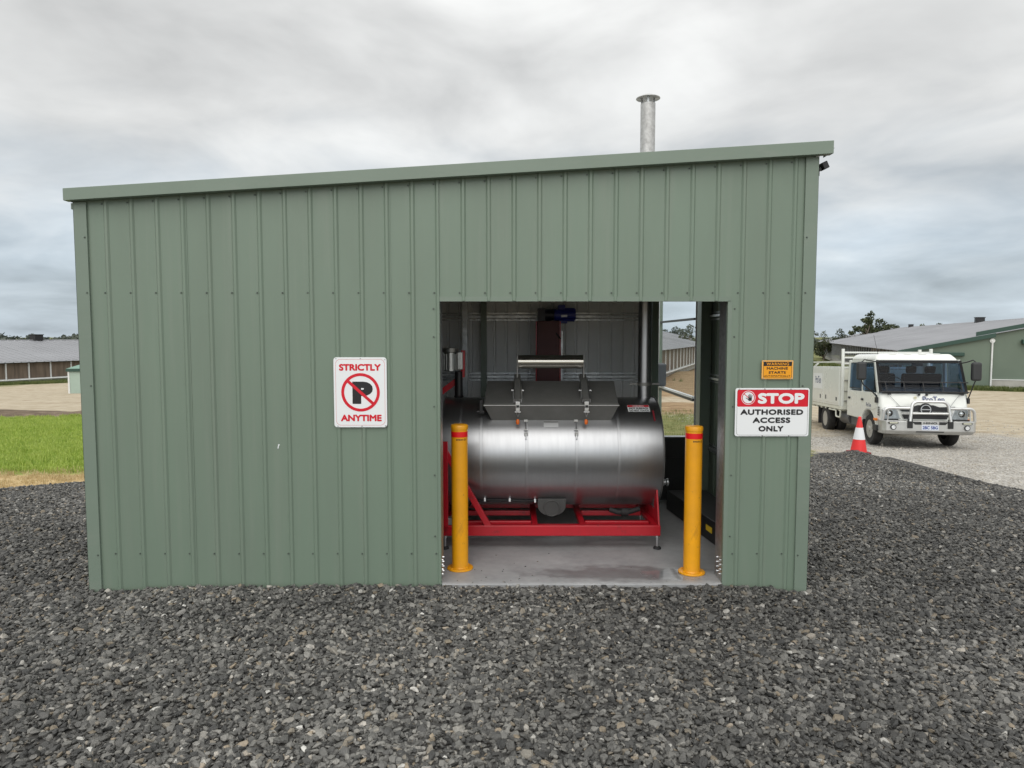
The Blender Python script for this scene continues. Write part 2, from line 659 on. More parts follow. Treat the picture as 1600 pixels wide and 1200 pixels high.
def yard_z(x, y):
    x, y = np.asarray(x, float), np.asarray(y, float)
    zl = interp(y, [-50, 5, 10, 22, 51, 70, 400], [-.12, -.12, -.28, -.87, -2.3, -2.75, -3.2])
    zr = interp(y, [-50, 5, 9.6, 13.5, 17, 43, 70, 400], [-.12, -.20, -.46, -.66, -.87, -1.45, -2.1, -3.2])
    z = lerp(smooth((x + 3) / 10.5), zl, zr)
    # low spoil bank at the far side of the lawn
    bank = np.exp(-((y - 24.3 - .08 * (x + 17)) / .9) ** 2) * smooth((-x - 4) / 3) * (.30 + .16 * vnoise(x, y, 1.3) + .08 * vnoise(x, y, .7))
    z = z + bank + vnoise(x, y, 3.1) * .025 + vnoise(x, y, .9) * .010
    # earth bank behind the truck
    z = z + np.exp(-((x - 22.5) / 4.5) ** 2 - ((y - 52) / 6) ** 2) * 1.5
    z = z + np.exp(-((y - 70) / 5.5) ** 2) * smooth((x - 8) / 4) * smooth((24 - x) / 6) * .4
    return z


PAD = [(-14, -3), (9.5, -3), (8.8, 4), (7.7, 8), (7.12, 9.6), (6.95, 12), (6.95, 13.2), (6.6, 13.7), (6.1, 13.1), (5.3, 12.7), (4, 11.6),
       (2.6, 9.7), (-2, 9.2), (-5.0, 10.3), (-6.2, 9.7), (-7.2, 9.0), (-9, 8.35), (-14, 7.4)]


def pad_dist(x, y):
    """signed distance to the pad outline, positive inside"""
    x, y = np.asarray(x, float), np.asarray(y, float)
    d = np.full(x.shape, 1e9)
    ins = np.zeros(x.shape, bool)
    n = len(PAD)
    for i in range(n):
        (ax, ay), (bx, by) = PAD[i], PAD[(i + 1) % n]
        ex, ey = bx - ax, by - ay
        t = np.clip(((x - ax) * ex + (y - ay) * ey) / (ex * ex + ey * ey), 0, 1)
        d = np.minimum(d, np.hypot(x - ax - t * ex, y - ay - t * ey))
        c = ((ay > y) != (by > y))
        with np.errstate(divide='ignore', invalid='ignore'):
            xx = ax + (y - ay) * ex / np.where(ey == 0, 1e-9, ey)
        ins ^= c & (x < xx)
    return np.where(ins, d, -d)


def pad_z(x, y):
    x, y = np.asarray(x, float), np.asarray(y, float)
    zl = interp(y, [-50, 5, 9, 10, 14], [-.055, -.055, -.17, -.22, -.4])
    zr = interp(y, [-50, 5, 9.6, 13.5, 15], [-.055, -.06, -.28, -.39, -.48])
    z = lerp(smooth((x + 1) / 5), zl, zr)
    z = z + vnoise(x, y, 1.7) * .018 + vnoise(x, y, .55) * .009
    # stones are heaped along the slab edge
    heap = np.exp(-((y - 4.8) / .28) ** 2) * smooth((x + 2.95) / .5) * smooth((2.1 - x) / .3) * .033
    e = pad_dist(x, y)
    return z + heap - .16 * smooth((.45 - e) / .6)


def grid_axis(lo, hi, step, far_lo, far_hi, g=1.35):
    a = list(np.arange(lo, hi + 1e-6, step))
    s, p = step, a[-1]
    while p < far_hi:
        s *= g
        p += s
        a.append(p)
    s, p = step, a[0]
    while p > far_lo:
        s *= g
        p -= s
        a.insert(0, p)
    return np.array(a)


def grid_mesh(name, xs, ys, zf, material, keep=None):
    X, Y = np.meshgrid(xs, ys)
    Z = zf(X, Y)
    nx, ny = len(xs), len(ys)
    vs = np.stack([X, Y, Z], -1).reshape(-1, 3)
    i = np.arange(nx * ny).reshape(ny, nx)
    q = np.stack([i[:-1, :-1], i[:-1, 1:], i[1:, 1:], i[1:, :-1]], -1).reshape(-1, 4)
    if keep is not None:
        q = q[keep(X, Y).reshape(-1)[q].any(1)]
        used = np.unique(q)
        mp = np.zeros(nx * ny, int)
        mp[used] = np.arange(len(used))
        q = mp[q]
        vs = vs[used]
    me = bpy.data.meshes.new(name)
    me.from_pydata(vs.tolist(), [], q.tolist())
    me.polygons.foreach_set('use_smooth', [True] * len(me.polygons))
    me.materials.append(material)
    o = bpy.data.objects.new(name, me)
    COL.objects.link(o)
    o['kind'] = 'structure'
    return o, vs


def set_attr(o, name, vals):
    a = o.data.attributes.new(name, 'FLOAT', 'POINT')
    a.data.foreach_set('value', np.asarray(vals, np.float32))


def ground_mat():
    m = bpy.data.materials.new('yard_ground')
    m.use_nodes = True
    nt = m.node_tree
    L = nt.links
    b = nt.nodes['Principled BSDF']
    b.inputs['Roughness'].default_value = .95
    b.inputs['Specular IOR Level'].default_value = .25
    tc = nt.nodes.new('ShaderNodeTexCoord')
    MM = lambda op, a, b_=None, c_=None, cl=False: math_node(nt.nodes, L, op, a, b_, c_, cl)

    def noise(s, d=6, st=(1, 1, 1), r=.6):
        mp = nt.nodes.new('ShaderNodeMapping')
        mp.inputs['Scale'].default_value = st
        L.new(tc.outputs['Object'], mp.inputs[0])
        n = nt.nodes.new('ShaderNodeTexNoise')
        n.inputs['Scale'].default_value = s
        n.inputs['Detail'].default_value = d
        n.inputs['Roughness'].default_value = r
        L.new(mp.outputs[0], n.inputs['Vector'])
        return n.outputs[0]

    def ramp(v, stops):
        cr = nt.nodes.new('ShaderNodeValToRGB')
        e = cr.color_ramp.elements
        while len(e) < len(stops):
            e.new(.5)
        for k, (p, c) in enumerate(stops):
            e[k].position = p
            e[k].color = (*c, 1)
        L.new(v, cr.inputs[0])
        return cr.outputs[0]

    def zone(name, soft=.25, ns=1.3):
        a = nt.nodes.new('ShaderNodeAttribute')
        a.attribute_name = name
        v = MM('ADD', a.outputs['Fac'], MM('MULTIPLY', MM('SUBTRACT', noise(ns, 8, (1, 1, 1), .68), .5), 1.5))
        mr = nt.nodes.new('ShaderNodeMapRange')
        mr.inputs['From Min'].default_value = .5 - soft
        mr.inputs['From Max'].default_value = .5 + soft
        L.new(v, mr.inputs['Value'])
        return mr.outputs[0]
    fine = noise(26, 8, (1, 1, 1), .75)
    mid = noise(2.2, 8, (1, 1, 1), .65)
    trk = noise(1.1, 6, (.25, 1.6, 1), .6)
    mixv = MM('ADD', MM('MULTIPLY', mid, .40), MM('ADD', MM('MULTIPLY', fine, .32), MM('MULTIPLY', trk, .28)))
    sand = ramp(mixv, [(.36, (.23, .18, .12)), (.48, (.38, .32, .23)), (.60, (.50, .445, .345))])
    vor = nt.nodes.new('ShaderNodeTexVoronoi')
    vor.inputs['Scale'].default_value = 38
    L.new(tc.outputs['Object'], vor.inputs['Vector'])
    sep = nt.nodes.new('ShaderNodeSeparateColor')
    L.new(vor.outputs['Color'], sep.inputs[0])
    grey = ramp(MM('ADD', MM('MULTIPLY', sep.outputs[0], .6), MM('MULTIPLY', mid, .4)),
                [(.25, (.19, .175, .15)), (.55, (.36, .34, .31)), (.85, (.60, .58, .54))])
    straw = ramp(mixv, [(.35, (.30, .20, .09)), (.5, (.50, .37, .19)), (.62, (.64, .52, .32))])
    brown = ramp(mixv, [(.35, (.06, .045, .032)), (.5, (.12, .09, .065)), (.64, (.26, .20, .14))])
    lawn = ramp(mixv, [(.35, (.11, .19, .02)), (.5, (.20, .31, .035)), (.65, (.32, .42, .07))])
    weed = ramp(mixv, [(.38, (.10, .13, .035)), (.5, (.15, .16, .055)), (.6, (.25, .225, .11))])
    dryb = ramp(mixv, [(.36, (.13, .085, .045)), (.5, (.26, .175, .095)), (.62, (.38, .29, .17))])
    cur = sand
    for nm, c in (('grey', grey), ('straw', straw), ('weed', weed), ('dry', dryb), ('brown', brown), ('lawn', lawn)):
        mx = nt.nodes.new('ShaderNodeMix')
        mx.data_type = 'RGBA'
        L.new(zone(nm), mx.inputs['Factor'])
        L.new(cur, mx.inputs['A'])
        L.new(c, mx.inputs['B'])
        cur = mx.outputs['Result']
    L.new(cur, b.inputs['Base Color'])
    bp = nt.nodes.new('ShaderNodeBump')
    bp.inputs['Strength'].default_value = .6
    bp.inputs['Distance'].default_value = .03
    L.new(MM('ADD', fine, MM('MULTIPLY', mid, .6)), bp.inputs['Height'])
    L.new(bp.outputs[0], b.inputs['Normal'])
    return m


def band(v, a, b, s):
    return np.clip((v - a) / s + .5, 0, 1) * np.clip((b - v) / s + .5, 0, 1)


xs = grid_axis(-26, 34, .4, -3000, 3000)
ys = grid_axis(-4, 72, .4, -200, 6000)


def ground_z(x, y):
    # drop below the pad and the slab so no faces meet
    z = yard_z(x, y)
    e = pad_dist(x, y)
    return np.where(e > .6, np.minimum(z, pad_z(x, y) - .10), z)


ground, gv = grid_mesh('ground', xs, ys, ground_z, ground_mat())
gx, gy = gv[:, 0], gv[:, 1]
left = np.clip((-gx - 2.2) / 1.6, 0, 1)
set_attr(ground, 'lawn', band(gy, 10.5 + .13 * (gx + 6), 23.0 + .08 * (gx + 17), .5) * left)
set_attr(ground, 'straw', band(gy, 7, 10.65 + .13 * (gx + 6), .7) * left)
set_attr(ground, 'brown', band(gy, 23.2 + .08 * (gx + 17), 27.0 + .08 * (gx + 17), .8) * left)
set_attr(ground, 'grey', band(gx - .10 * (gy - 12), 6.2, 13.5, 2.2) * band(gy, 4, 19.5, 3.0) * .85)
# weedy strips: behind the machine shed, along the poultry sheds
wd = band(gy, 10.5, 26, 2.0) * band(gx, 1.0, 7.4, 1.2) * .9 * (gx < 2.0 + .31 * gy)
ux, uy = .357, .934
s_r = (gx - 25.3) * .934 - (gy - 44.7) * .357      # across the right hand shed
t_r = (gx - 25.3) * ux + (gy - 44.7) * uy
wd = np.maximum(wd, band(t_r, -3.0, 0.6, 1.0) * band(s_r, -6, 24, 1.0))
wd = np.maximum(wd, np.exp(-((gx - 22.5) / 6) ** 2 - ((gy - 52) / 7) ** 2) * 1.2)
s_l = (gx + 48.9) * .934 - (gy - 66) * .357
wd = np.maximum(wd, band(s_l, -1, 5.0, 1.5) * (gx < -8))
far = smooth((gy - 85) / 30)
wd = np.maximum(wd, far)
set_attr(ground, 'weed', wd)
s_m = (gx - 13) * .934 - (gy - 60) * .357
set_attr(ground, 'dry', np.maximum(band(s_m, -1, 7.5, 1.5) * band(gx, 4, 40, 4) * band(gy, 35, 110, 5) * .9, band(gy, 25.5, 31.5, 2.0) * band(gx, 1.0, 9.5, 2)))

# gravel pad under the loose stones
PADM = mat('gravel_fines', (0.060, 0.058, 0.055), 0.9, var=0.35, vscale=30, bump=0.6, bscale=45)
IN_SHED = lambda X, Y: (X > -2.95) & (X < 2.0) & (Y > 5.15) & (Y < 7.3)
pad, _ = grid_mesh('gravel_pad', np.arange(-14.4, 10, .2), np.arange(-3.2, 14.2, .2), pad_z, PADM,
                   keep=lambda X, Y: (pad_dist(X, Y) > -.25) & ~IN_SHED(X, Y))


# ------------------------------------------------------------------ loose gravel (one object, geometry nodes)
def stone_mat():
    m = bpy.data.materials.new('crushed_rock')
    m.use_nodes = True
    nt = m.node_tree
    L = nt.links
    b = nt.nodes['Principled BSDF']
    b.inputs['Roughness'].default_value = .62
    b.inputs['Specular IOR Level'].default_value = .45
    oi = nt.nodes.new('ShaderNodeObjectInfo')
    cr = nt.nodes.new('ShaderNodeValToRGB')
    cr.color_ramp.interpolation = 'LINEAR'
    st = [(0, (.032, .032, .031)), (.22, (.058, .057, .054)), (.50, (.092, .090, .084)), (.75, (.138, .134, .124)), (.90, (.21, .203, .186)),
          (.950, (.16, .135, .10)), (.976, (.25, .205, .15)), (.990, (.34, .325, .295)), (1, (.46, .45, .42))]
    e = cr.color_ramp.elements
    while len(e) < len(st):
        e.new(.5)
    for k, (p, c) in enumerate(st):
        e[k].position = p
        e[k].color = (*c, 1)
    L.new(oi.outputs['Random'], cr.inputs[0])
    tc = nt.nodes.new('ShaderNodeTexCoord')
    n = nt.nodes.new('ShaderNodeTexNoise')
    n.inputs['Scale'].default_value = 2.5
    n.inputs['Detail'].default_value = 6
    L.new(tc.outputs['Object'], n.inputs['Vector'])
    mr = nt.nodes.new('ShaderNodeMapRange')
    mr.inputs['To Min'].default_value = .55
    mr.inputs['To Max'].default_value = 1.45
    L.new(n.outputs[0], mr.inputs['Value'])
    mx = nt.nodes.new('ShaderNodeVectorMath')
    mx.operation = 'SCALE'
    at = nt.nodes.new('ShaderNodeAttribute')
    at.attribute_type = 'INSTANCER'
    at.attribute_name = 'tone'
    L.new(cr.outputs[0], mx.inputs[0])
    L.new(math_node(nt.nodes, L, 'MULTIPLY', mr.outputs[0], at.outputs['Fac']), mx.inputs['Scale'])
    L.new(mx.outputs[0], b.inputs['Base Color'])
    bp = nt.nodes.new('ShaderNodeBump')
    bp.inputs['Strength'].default_value = .3
    bp.inputs['Distance'].default_value = .05
    n2 = nt.nodes.new('ShaderNodeTexNoise')
    n2.inputs['Scale'].default_value = 5
    L.new(tc.outputs['Object'], n2.inputs['Vector'])
    L.new(n2.outputs[0], bp.inputs['Height'])
    L.new(bp.outputs[0], b.inputs['Normal'])
    return m


def scatter(name, pts, rot, scl, idx, coll, kind='stuff', label=None, cat=None, tone=None):
    me = bpy.data.meshes.new(name)
    me.vertices.add(len(pts))
    me.vertices.foreach_set('co', np.asarray(pts, np.float32).ravel())
    for nm, v, ty in (('rot', rot, 'FLOAT_VECTOR'), ('scl', scl, 'FLOAT_VECTOR')):
        a = me.attributes.new(nm, ty, 'POINT')
        a.data.foreach_set('vector', np.asarray(v, np.float32).ravel())
    if tone is not None:
        a = me.attributes.new('tone', 'FLOAT', 'POINT')
        a.data.foreach_set('value', np.asarray(tone, np.float32))
    a = me.attributes.new('idx', 'INT', 'POINT')
    a.data.foreach_set('value', np.asarray(idx, np.int32))
    o = bpy.data.objects.new(name, me)
    COL.objects.link(o)
    g = bpy.data.node_groups.new(name, 'GeometryNodeTree')
    g.interface.new_socket('Geometry', in_out='INPUT', socket_type='NodeSocketGeometry')
    g.interface.new_socket('Geometry', in_out='OUTPUT', socket_type='NodeSocketGeometry')
    gi = g.nodes.new('NodeGroupInput')
    go = g.nodes.new('NodeGroupOutput')
    ip = g.nodes.new('GeometryNodeInstanceOnPoints')
    ci = g.nodes.new('GeometryNodeCollectionInfo')
    ci.inputs['Collection'].default_value = coll
    ci.inputs['Separate Children'].default_value = True
    ci.inputs['Reset Children'].default_value = True

    def na(nm, ty):
        n = g.nodes.new('GeometryNodeInputNamedAttribute')
        n.data_type = ty
        n.inputs['Name'].default_value = nm
        return n.outputs['Attribute']
    er = g.nodes.new('FunctionNodeEulerToRotation')
    L = g.links
    L.new(na('rot', 'FLOAT_VECTOR'), er.inputs[0])
    L.new(gi.outputs[0], ip.inputs['Points'])
    L.new(ci.outputs[0], ip.inputs['Instance'])
    ip.inputs['Pick Instance'].default_value = True
    L.new(na('idx', 'INT'), ip.inputs['Instance Index'])
    L.new(er.outputs[0], ip.inputs['Rotation'])
    L.new(na('scl', 'FLOAT_VECTOR'), ip.inputs['Scale'])
    L.new(ip.outputs[0], go.inputs[0])
    md = o.modifiers.new('scatter', 'NODES')
    md.node_group = g
    o['kind'] = kind
    if label:
        o['label'] = label
    if cat:
        o['category'] = cat
    return o


STONE = stone_mat()
stone_col = bpy.data.collections.new('stone_shapes')
for k in range(14):
    bm = bmesh.new()
    nn = 15
    for i in range(nn):
        v = Vector((random.gauss(0, 1), random.gauss(0, 1), random.gauss(0, 1))).normalized()
        r = random.uniform(.8, 1.05)
        bm.verts.new((v.x * r * .5, v.y * r * random.uniform(.30, .42), v.z * r * .24))
    bmesh.ops.convex_hull(bm, input=bm.verts)
    for vv in [vv for vv in bm.verts if not vv.link_faces]:
        bm.verts.remove(vv)
    bmesh.ops.bevel(bm, geom=list(bm.edges), offset=.025, segments=1, affect='EDGES', profile=.5)
    me = bpy.data.meshes.new('stone')
    bm.to_mesh(me)
    bm.free()
    me.materials.append(STONE)
    so = bpy.data.objects.new('stone_shape_%02d' % k, me)
    stone_col.objects.link(so)


def gravel_points():
    P, S = [], []

    def region(x0, x1, y0, y1, dens, size, cond=None):
        n = int((x1 - x0) * (y1 - y0) * dens)
        x = rng.uniform(x0, x1, n)
        y = rng.uniform(y0, y1, n)
        ok = (pad_dist(x, y) > -.10 + rng.uniform(-.25, .1, n))
        ok &= ~((x > -3.10) & (x < 2.16) & (y > 4.925) & (y < 7.62))
        # keep to what a camera near the photograph's can see
        ok &= np.abs(x) < .86 * np.maximum(y, 0) + 1.9
        if cond is not None:
            ok &= cond(x, y)
        x, y = x[ok], y[ok]
        lay = rng.random(len(x))
        s = size * np.clip(np.exp(rng.normal(0, .30, len(x))), .45, 1.75) * np.where(rng.random(len(x)) < .3, .6, 1)
        z = pad_z(x, y) + lay * .022 - .004
        P.append(np.stack([x, y, z], -1))
        S.append(s)
    region(-6.2, 6.4, 1.7, 4.95, 3900, .043)
    region(-8, -3.05, 4.95, 10, 2900, .042)
    region(2.13, 9, 4.95, 14, 2600, .043)
    region(-3.1, 2.2, 7.62, 10, 600, .055)
    P, S = np.concatenate(P), np.concatenate(S)
    n = len(P)
    rot = np.stack([rng.normal(0, .38, n), rng.normal(0, .38, n), rng.uniform(0, 6.283, n)], -1)
    scl = S[:, None] * np.stack([rng.uniform(.8, 1.25, n), rng.uniform(.8, 1.25, n), rng.uniform(.7, 1.35, n)], -1)
    return P, rot, scl, rng.integers(0, 14, n)


gp = gravel_points()
# a few strays kicked onto the slab
sx_, sy_ = rng.uniform(-.42, 1.45, 26), 4.96 + rng.random(26) ** 2 * .7
st_ = np.stack([sx_, sy_, np.full(26, .004)], -1)
gp = (np.concatenate([gp[0], st_]), np.concatenate([gp[1], rng.uniform(-.1, .1, (26, 3))]),
      np.concatenate([gp[2], rng.uniform(.006, .02, (26, 1)) * np.ones((1, 3))]), np.concatenate([gp[3], rng.integers(0, 14, 26)]))
# damp and dusty patches across the pad
gt = .98 + .30 * vnoise(gp[0][:, 0], gp[0][:, 1] * .8, 1.9) + .16 * vnoise(gp[0][:, 0] + 9, gp[0][:, 1], .62)
scatter('gravel', *gp, stone_col, tone=np.clip(gt, .5, 1.6), label='loose dark grey crushed rock spread around the green shed')

# pale road gravel loose on the track by the truck
n = 9000
px_ = rng.uniform(5.5, 16, n)
py_ = rng.uniform(9, 26, n)
ok = (pad_dist(px_, py_) < .1) & (np.abs(px_) < .82 * py_)
px_, py_ = px_[ok], py_[ok]
PALE = mat('pale_road_stone', (0.40, 0.37, 0.32), 0.85, var=0.3, vscale=1.5)
pale_col = bpy.data.collections.new('pale_stone_shapes')
for k in range(4):
    so = bpy.data.objects.new('pale_shape_%d' % k, bpy.data.objects['stone_shape_%02d' % k].data.copy())
    so.data.materials.clear()
    so.data.materials.append(PALE)
    pale_col.objects.link(so)
n = len(px_)
scatter('road_stones', np.stack([px_, py_, yard_z(px_, py_)], -1), rng.uniform(0, 6.28, (n, 3)),
        (.035 * np.exp(rng.normal(0, .4, n)))[:, None] * np.ones((1, 3)), rng.integers(0, 4, n), pale_col,
        label='pale loose stones on the gravel track in front of the truck')


# ------------------------------------------------------------------ lawn blades and weeds
def tuft_coll(name, n_var, blades, h, col_a, col_b, spread):
    m = bpy.data.materials.new(name + '_blade')
    m.use_nodes = True
    nt = m.node_tree
    b = nt.nodes['Principled BSDF']
    b.inputs['Roughness'].default_value = .55
    oi = nt.nodes.new('ShaderNodeObjectInfo')
    mx = nt.nodes.new('ShaderNodeMix')
    mx.data_type = 'RGBA'
    mx.inputs['A'].default_value = (*col_a, 1)
    mx.inputs['B'].default_value = (*col_b, 1)
    nt.links.new(oi.outputs['Random'], mx.inputs['Factor'])
    nt.links.new(mx.outputs['Result'], b.inputs['Base Color'])
    tl = nt.nodes.new('ShaderNodeBsdfTranslucent')
    nt.links.new(mx.outputs['Result'], tl.inputs[0])
    ms = nt.nodes.new('ShaderNodeMixShader')
    ms.inputs[0].default_value = .35
    nt.links.new(b.outputs[0], ms.inputs[1])
    nt.links.new(tl.outputs[0], ms.inputs[2])
    nt.links.new(ms.outputs[0], nt.nodes['Material Output'].inputs[0])
    c = bpy.data.collections.new(name)
    for k in range(n_var):
        vs, fs = [], []
        for i in range(blades):
            a = random.uniform(0, 6.28)
            r = random.uniform(0, spread)
            bx, by = r * math.cos(a), r * math.sin(a)
            d = random.uniform(0, 6.28)
            hh = h * random.uniform(.5, 1.2)
            ln = hh * random.uniform(.1, .7)
            wv = Vector((-math.sin(d), math.cos(d), 0)) * h * .055
            p0 = Vector((bx, by, -.02))
            p1 = Vector((bx + math.cos(d) * ln * .35, by + math.sin(d) * ln * .35, hh * .6))
            p2 = Vector((bx + math.cos(d) * ln, by + math.sin(d) * ln, hh))
            o = len(vs)
            vs += [p0 - wv, p0 + wv, p1 + wv * .7, p1 - wv * .7, p2]
            fs += [(o, o + 1, o + 2, o + 3), (o + 3, o + 2, o + 4)]
        me = bpy.data.meshes.new(name)
        me.from_pydata(vs, [], fs)
        me.materials.append(m)
        c.objects.link(bpy.data.objects.new('%s_%d' % (name, k), me))
    return c


def put_tufts(name, x, y, coll, nv, smin, smax, label):
    n = len(x)
    s = rng.uniform(smin, smax, n)
    scatter(name, np.stack([x, y, yard_z(x, y)], -1), np.stack([np.zeros(n), np.zeros(n), rng.uniform(0, 6.28, n)], -1),
            s[:, None] * np.ones((1, 3)), rng.integers(0, nv, n), coll, label=label)


lawn_c = tuft_coll('lawn_tuft', 5, 16, .09, (.23, .335, .045), (.45, .53, .12), .12)
n = 26000
x = rng.uniform(-22, -3.5, n)
y = rng.uniform(10.2, 24, n)
edge = vnoise(x, y, 1.1) * .35
ok = (y > 10.6 + .13 * (x + 6) + edge) & (y < 23.2 + .08 * (x + 17) + edge) & (np.abs(x) < .86 * y + 1) & (x < -.33 * y)
put_tufts('lawn', x[ok], y[ok], lawn_c, 5, .7, 1.25, 'bright green mown grass left of the green shed')
dry_c = tuft_coll('dry_tuft', 4, 14, .10, (.46, .35, .17), (.62, .52, .30), .16)
n = 2600
x = rng.uniform(-13, -4, n)
y = rng.uniform(8.6, 11.6, n)
e = pad_dist(x, y)
ok = (e < -.05) & (y < 10.9 + .13 * (x + 6))
put_tufts('dry_grass', x[ok], y[ok], dry_c, 4, .35, .8, 'straw coloured dry grass between the gravel and the lawn')
weed_c = tuft_coll('weed_tuft', 5, 18, .22, (.06, .095, .02), (.17, .19, .06), .25)
n = 2600
t = rng.uniform(-2.6, -.25, n)
s = rng.uniform(-5.5, 16, n)
x = 25.3 + s * .934 + t * ux
y = 44.7 - s * .357 + t * uy
ok = rng.random(n) < .75
xa, ya = x[ok], y[ok]
n = 900
yb = rng.uniform(11.3, 27, n)
xb = rng.uniform(.12, .30, n) * yb
n = 1500
xc = rng.normal(22.5, 3.2, n)
yc = rng.normal(51, 3.5, n)
n = 2500
s = rng.uniform(.3, 4.6, n)
t = rng.uniform(-14, 12, n)
xd = -48.9 + s * .934 + t * ux
yd = 66 - s * .357 + t * uy
put_tufts('low_weeds', xb, yb, tuft_coll('low_weed', 4, 12, .10, (.12, .14, .04), (.34, .33, .15), .25), 4, .4, 1.2,
          'low patchy grass on the ground behind the green shed')
put_tufts('weeds', np.concatenate([xa, xc, xd]), np.concatenate([ya, yc, yd]), weed_c, 5, .5, 1.3,
          'rough weeds along the sheds and on the earth bank')

# ------------------------------------------------------------------ the green machine shed
XL, XR, YF, YB = -3.07, 2.134, 4.95, 7.58
DL, DR, DH = -0.515, 1.537, 2.056
SLOPE = (3.083 - 2.774) / (XR - XL)
top_z = lambda x: 2.774 + (x - XL) * SLOPE + .012

shed = thing('machine_shed', 'green ribbed steel shed with sloping roof and wide open doorway', 'shed', (-.468, YF, 0))
SH = Vector((-.468, YF, 0))


def shed_part(mb, name, material, **kw):
    mb.v = [tuple(Vector(p) - SH) for p in mb.v]
    return mb.build(name, material, shed, **kw)


def sheet(profile, zb, zt, name, material, axis='X', base=0.0, thick=.0015, holes=None):
    """ribbed sheet: profile = [(along, out)], quads from zb(a) to zt(a)"""
    mb = MB()
    for (a0, o0), (a1, o1) in zip(profile, profile[1:]):
        am = (a0 + a1) / 2
        def P(a, o, z):
            return (a, base + o, z) if axis == 'X' else (base + o, a, z)
        mb.add([P(a0, o0, zb(am)), P(a1, o1, zb(am)), P(a1, o1, zt(a1)), P(a0, o0, zt(a0))], [(0, 1, 2, 3)])
    # weld columns
    mb.v = [tuple(Vector(p) - SH) for p in mb.v]
    o = mb.build(name, material, shed)
    bm = bmesh.new()
    bm.from_mesh(o.data)
    bmesh.ops.remove_doubles(bm, verts=bm.verts, dist=.0004)
    bm.to_mesh(o.data)
    bm.free()
    sd = o.modifiers.new('thickness', 'SOLIDIFY')
    sd.thickness = thick
    sd.offset = 0
    return o


def rib_profile(a0, a1, ribs, h, wb, wt, breaks=(), swage=True):
    pts = [(a0, 0.0)]
    for r in ribs:
        pts += [(r - wb / 2, 0), (r - wt / 2, h), (r + wt / 2, h), (r + wb / 2, 0)]
    pts.append((a1, 0.0))
    for b in breaks:
        if a0 < b < a1:
            pts.append((b, 0.0))
    pts.sort()
    out = [pts[0]]
    for p in pts[1:]:
        if p[0] - out[-1][0] > 1e-4:
            out.append(p)
    return out


ribs = [-2.865 + .18 * k for k in range(28)]
bounds = [XL + .004] + [ribs[k] + .021 for k in range(3, 27, 4)] + [XR - .004]
for a, b in zip(bounds, bounds[1:]):
    rb = [r for r in ribs if a + .015 < r < b - .01]
    if b != bounds[-1]:
        pass
    prof = rib_profile(a - .004, b + .004, rb, -.011, .038, .015, (DL, DR))
    sheet(prof, lambda x: DH if DL < x < DR else -.10, top_z, 'wall_sheet', GREEN, 'X', YF + .003 * (bounds.index(a) % 2))

# side walls and back wall (inside faces lined the same colour as seen through the door)
for X, sgn in ((XL, -1), (XR, 1)):
    for y0 in (YF + .02, YF + .9, YF + 1.78):
        y1 = min(y0 + .88, YB - .02)
        rb = [r for r in np.arange(YF + .11, YB - .05, .18) if y0 + .02 < r < y1 - .02]
        sheet(rib_profile(y0 - .001, y1 + .002, rb, sgn * .015, .036, .018), lambda y: -.02, lambda y, X=X: top_z(X) - .02,
              'side_wall_sheet', GREEN, 'Y', X)
WO0, WO1, WOZ = 1.58, 2.005, 0.695
x0 = XL + .02
k = 0
brk = []
while x0 < XR - .03:
    x1 = min(x0 + .762, XR - .02)
    rb = [r for r in np.arange(XL + .085, XR, .127) if x0 + .02 < r < x1 - .02 and not (WO0 - .03 < r < WO1 + .03)]
    sheet(rib_profile(x0 - .012, min(x1 + .012, XR - .004), rb, .022, .034, .016, (WO0, WO1)),
          lambda x: 2.42 if WO0 < x < WO1 else 0.01, lambda x: top_z(x) - .02, 'back_wall_sheet', GREY_IN, 'X', YB + .004 * (k % 2))
    x0 = x1
    k += 1

# corner flashings
for X, s in ((XL, 1), (XR, -1)):
    mb = MB()
    mb.box(min(X, X + s * .072), max(X, X + s * .072), YF - .0175, YF - .0155, -.11, 2.745 if s > 0 else 3.055)
    mb.box(min(X - s * .017, X - s * .0175), max(X - s * .015, X - s * .0155), YF - .0175, YF + .06, -.11, 2.745 if s > 0 else 3.055)
    mb.box(min(X - s * .017, X), max(X - s * .017, X), YF - .0175, YF - .0155, -.11, 2.745 if s > 0 else 3.055)
    mb.box(min(X + s * .072, X + s * .074), max(X + s * .072, X + s * .074), YF - .0175, YF - .001, -.11, 2.745 if s > 0 else 3.055)
    shed_part(mb, 'corner_flashing', GREEN_D)
# barge capping along the roof edge
mb = MB()
lx, rx = -3.115, 2.222
for y0, y1, dz0, dz1 in ((4.868, 4.872, 0, 0), (4.872, 5.02, .078, 0),):
    pass
tl, tr, h_ = 2.828, 3.153, .083
P = lambda x, y, dz: (x, y, (tl + (x - lx) / (rx - lx) * (tr - tl)) + dz)
mb.hexa([P(lx, 4.870, -h_), P(rx, 4.870, -h_ - .005), P(rx, 4.874, -h_ - .005), P(lx, 4.874, -h_)],
        [P(lx, 4.870, 0), P(rx, 4.870, 0), P(rx, 4.874, 0), P(lx, 4.874, 0)])
mb.hexa([P(lx, 4.8745, -.004), P(rx, 4.8745, -.004), P(rx, 5.03, -.004), P(lx, 5.03, -.004)],
        [P(lx, 4.8745, .0005), P(rx, 4.8745, .0005), P(rx, 5.03, .0005), P(lx, 5.03, .0005)])
mb.hexa([P(lx, 4.8745, -h_), P(rx, 4.8745, -h_ - .005), P(rx, 4.932, -h_ - .005), P(lx, 4.932, -h_)],
        [P(lx, 4.8745, -h_ + .003), P(rx, 4.8745, -h_ - .002), P(rx, 4.932, -h_ - .002), P(lx, 4.932, -h_ + .003)])
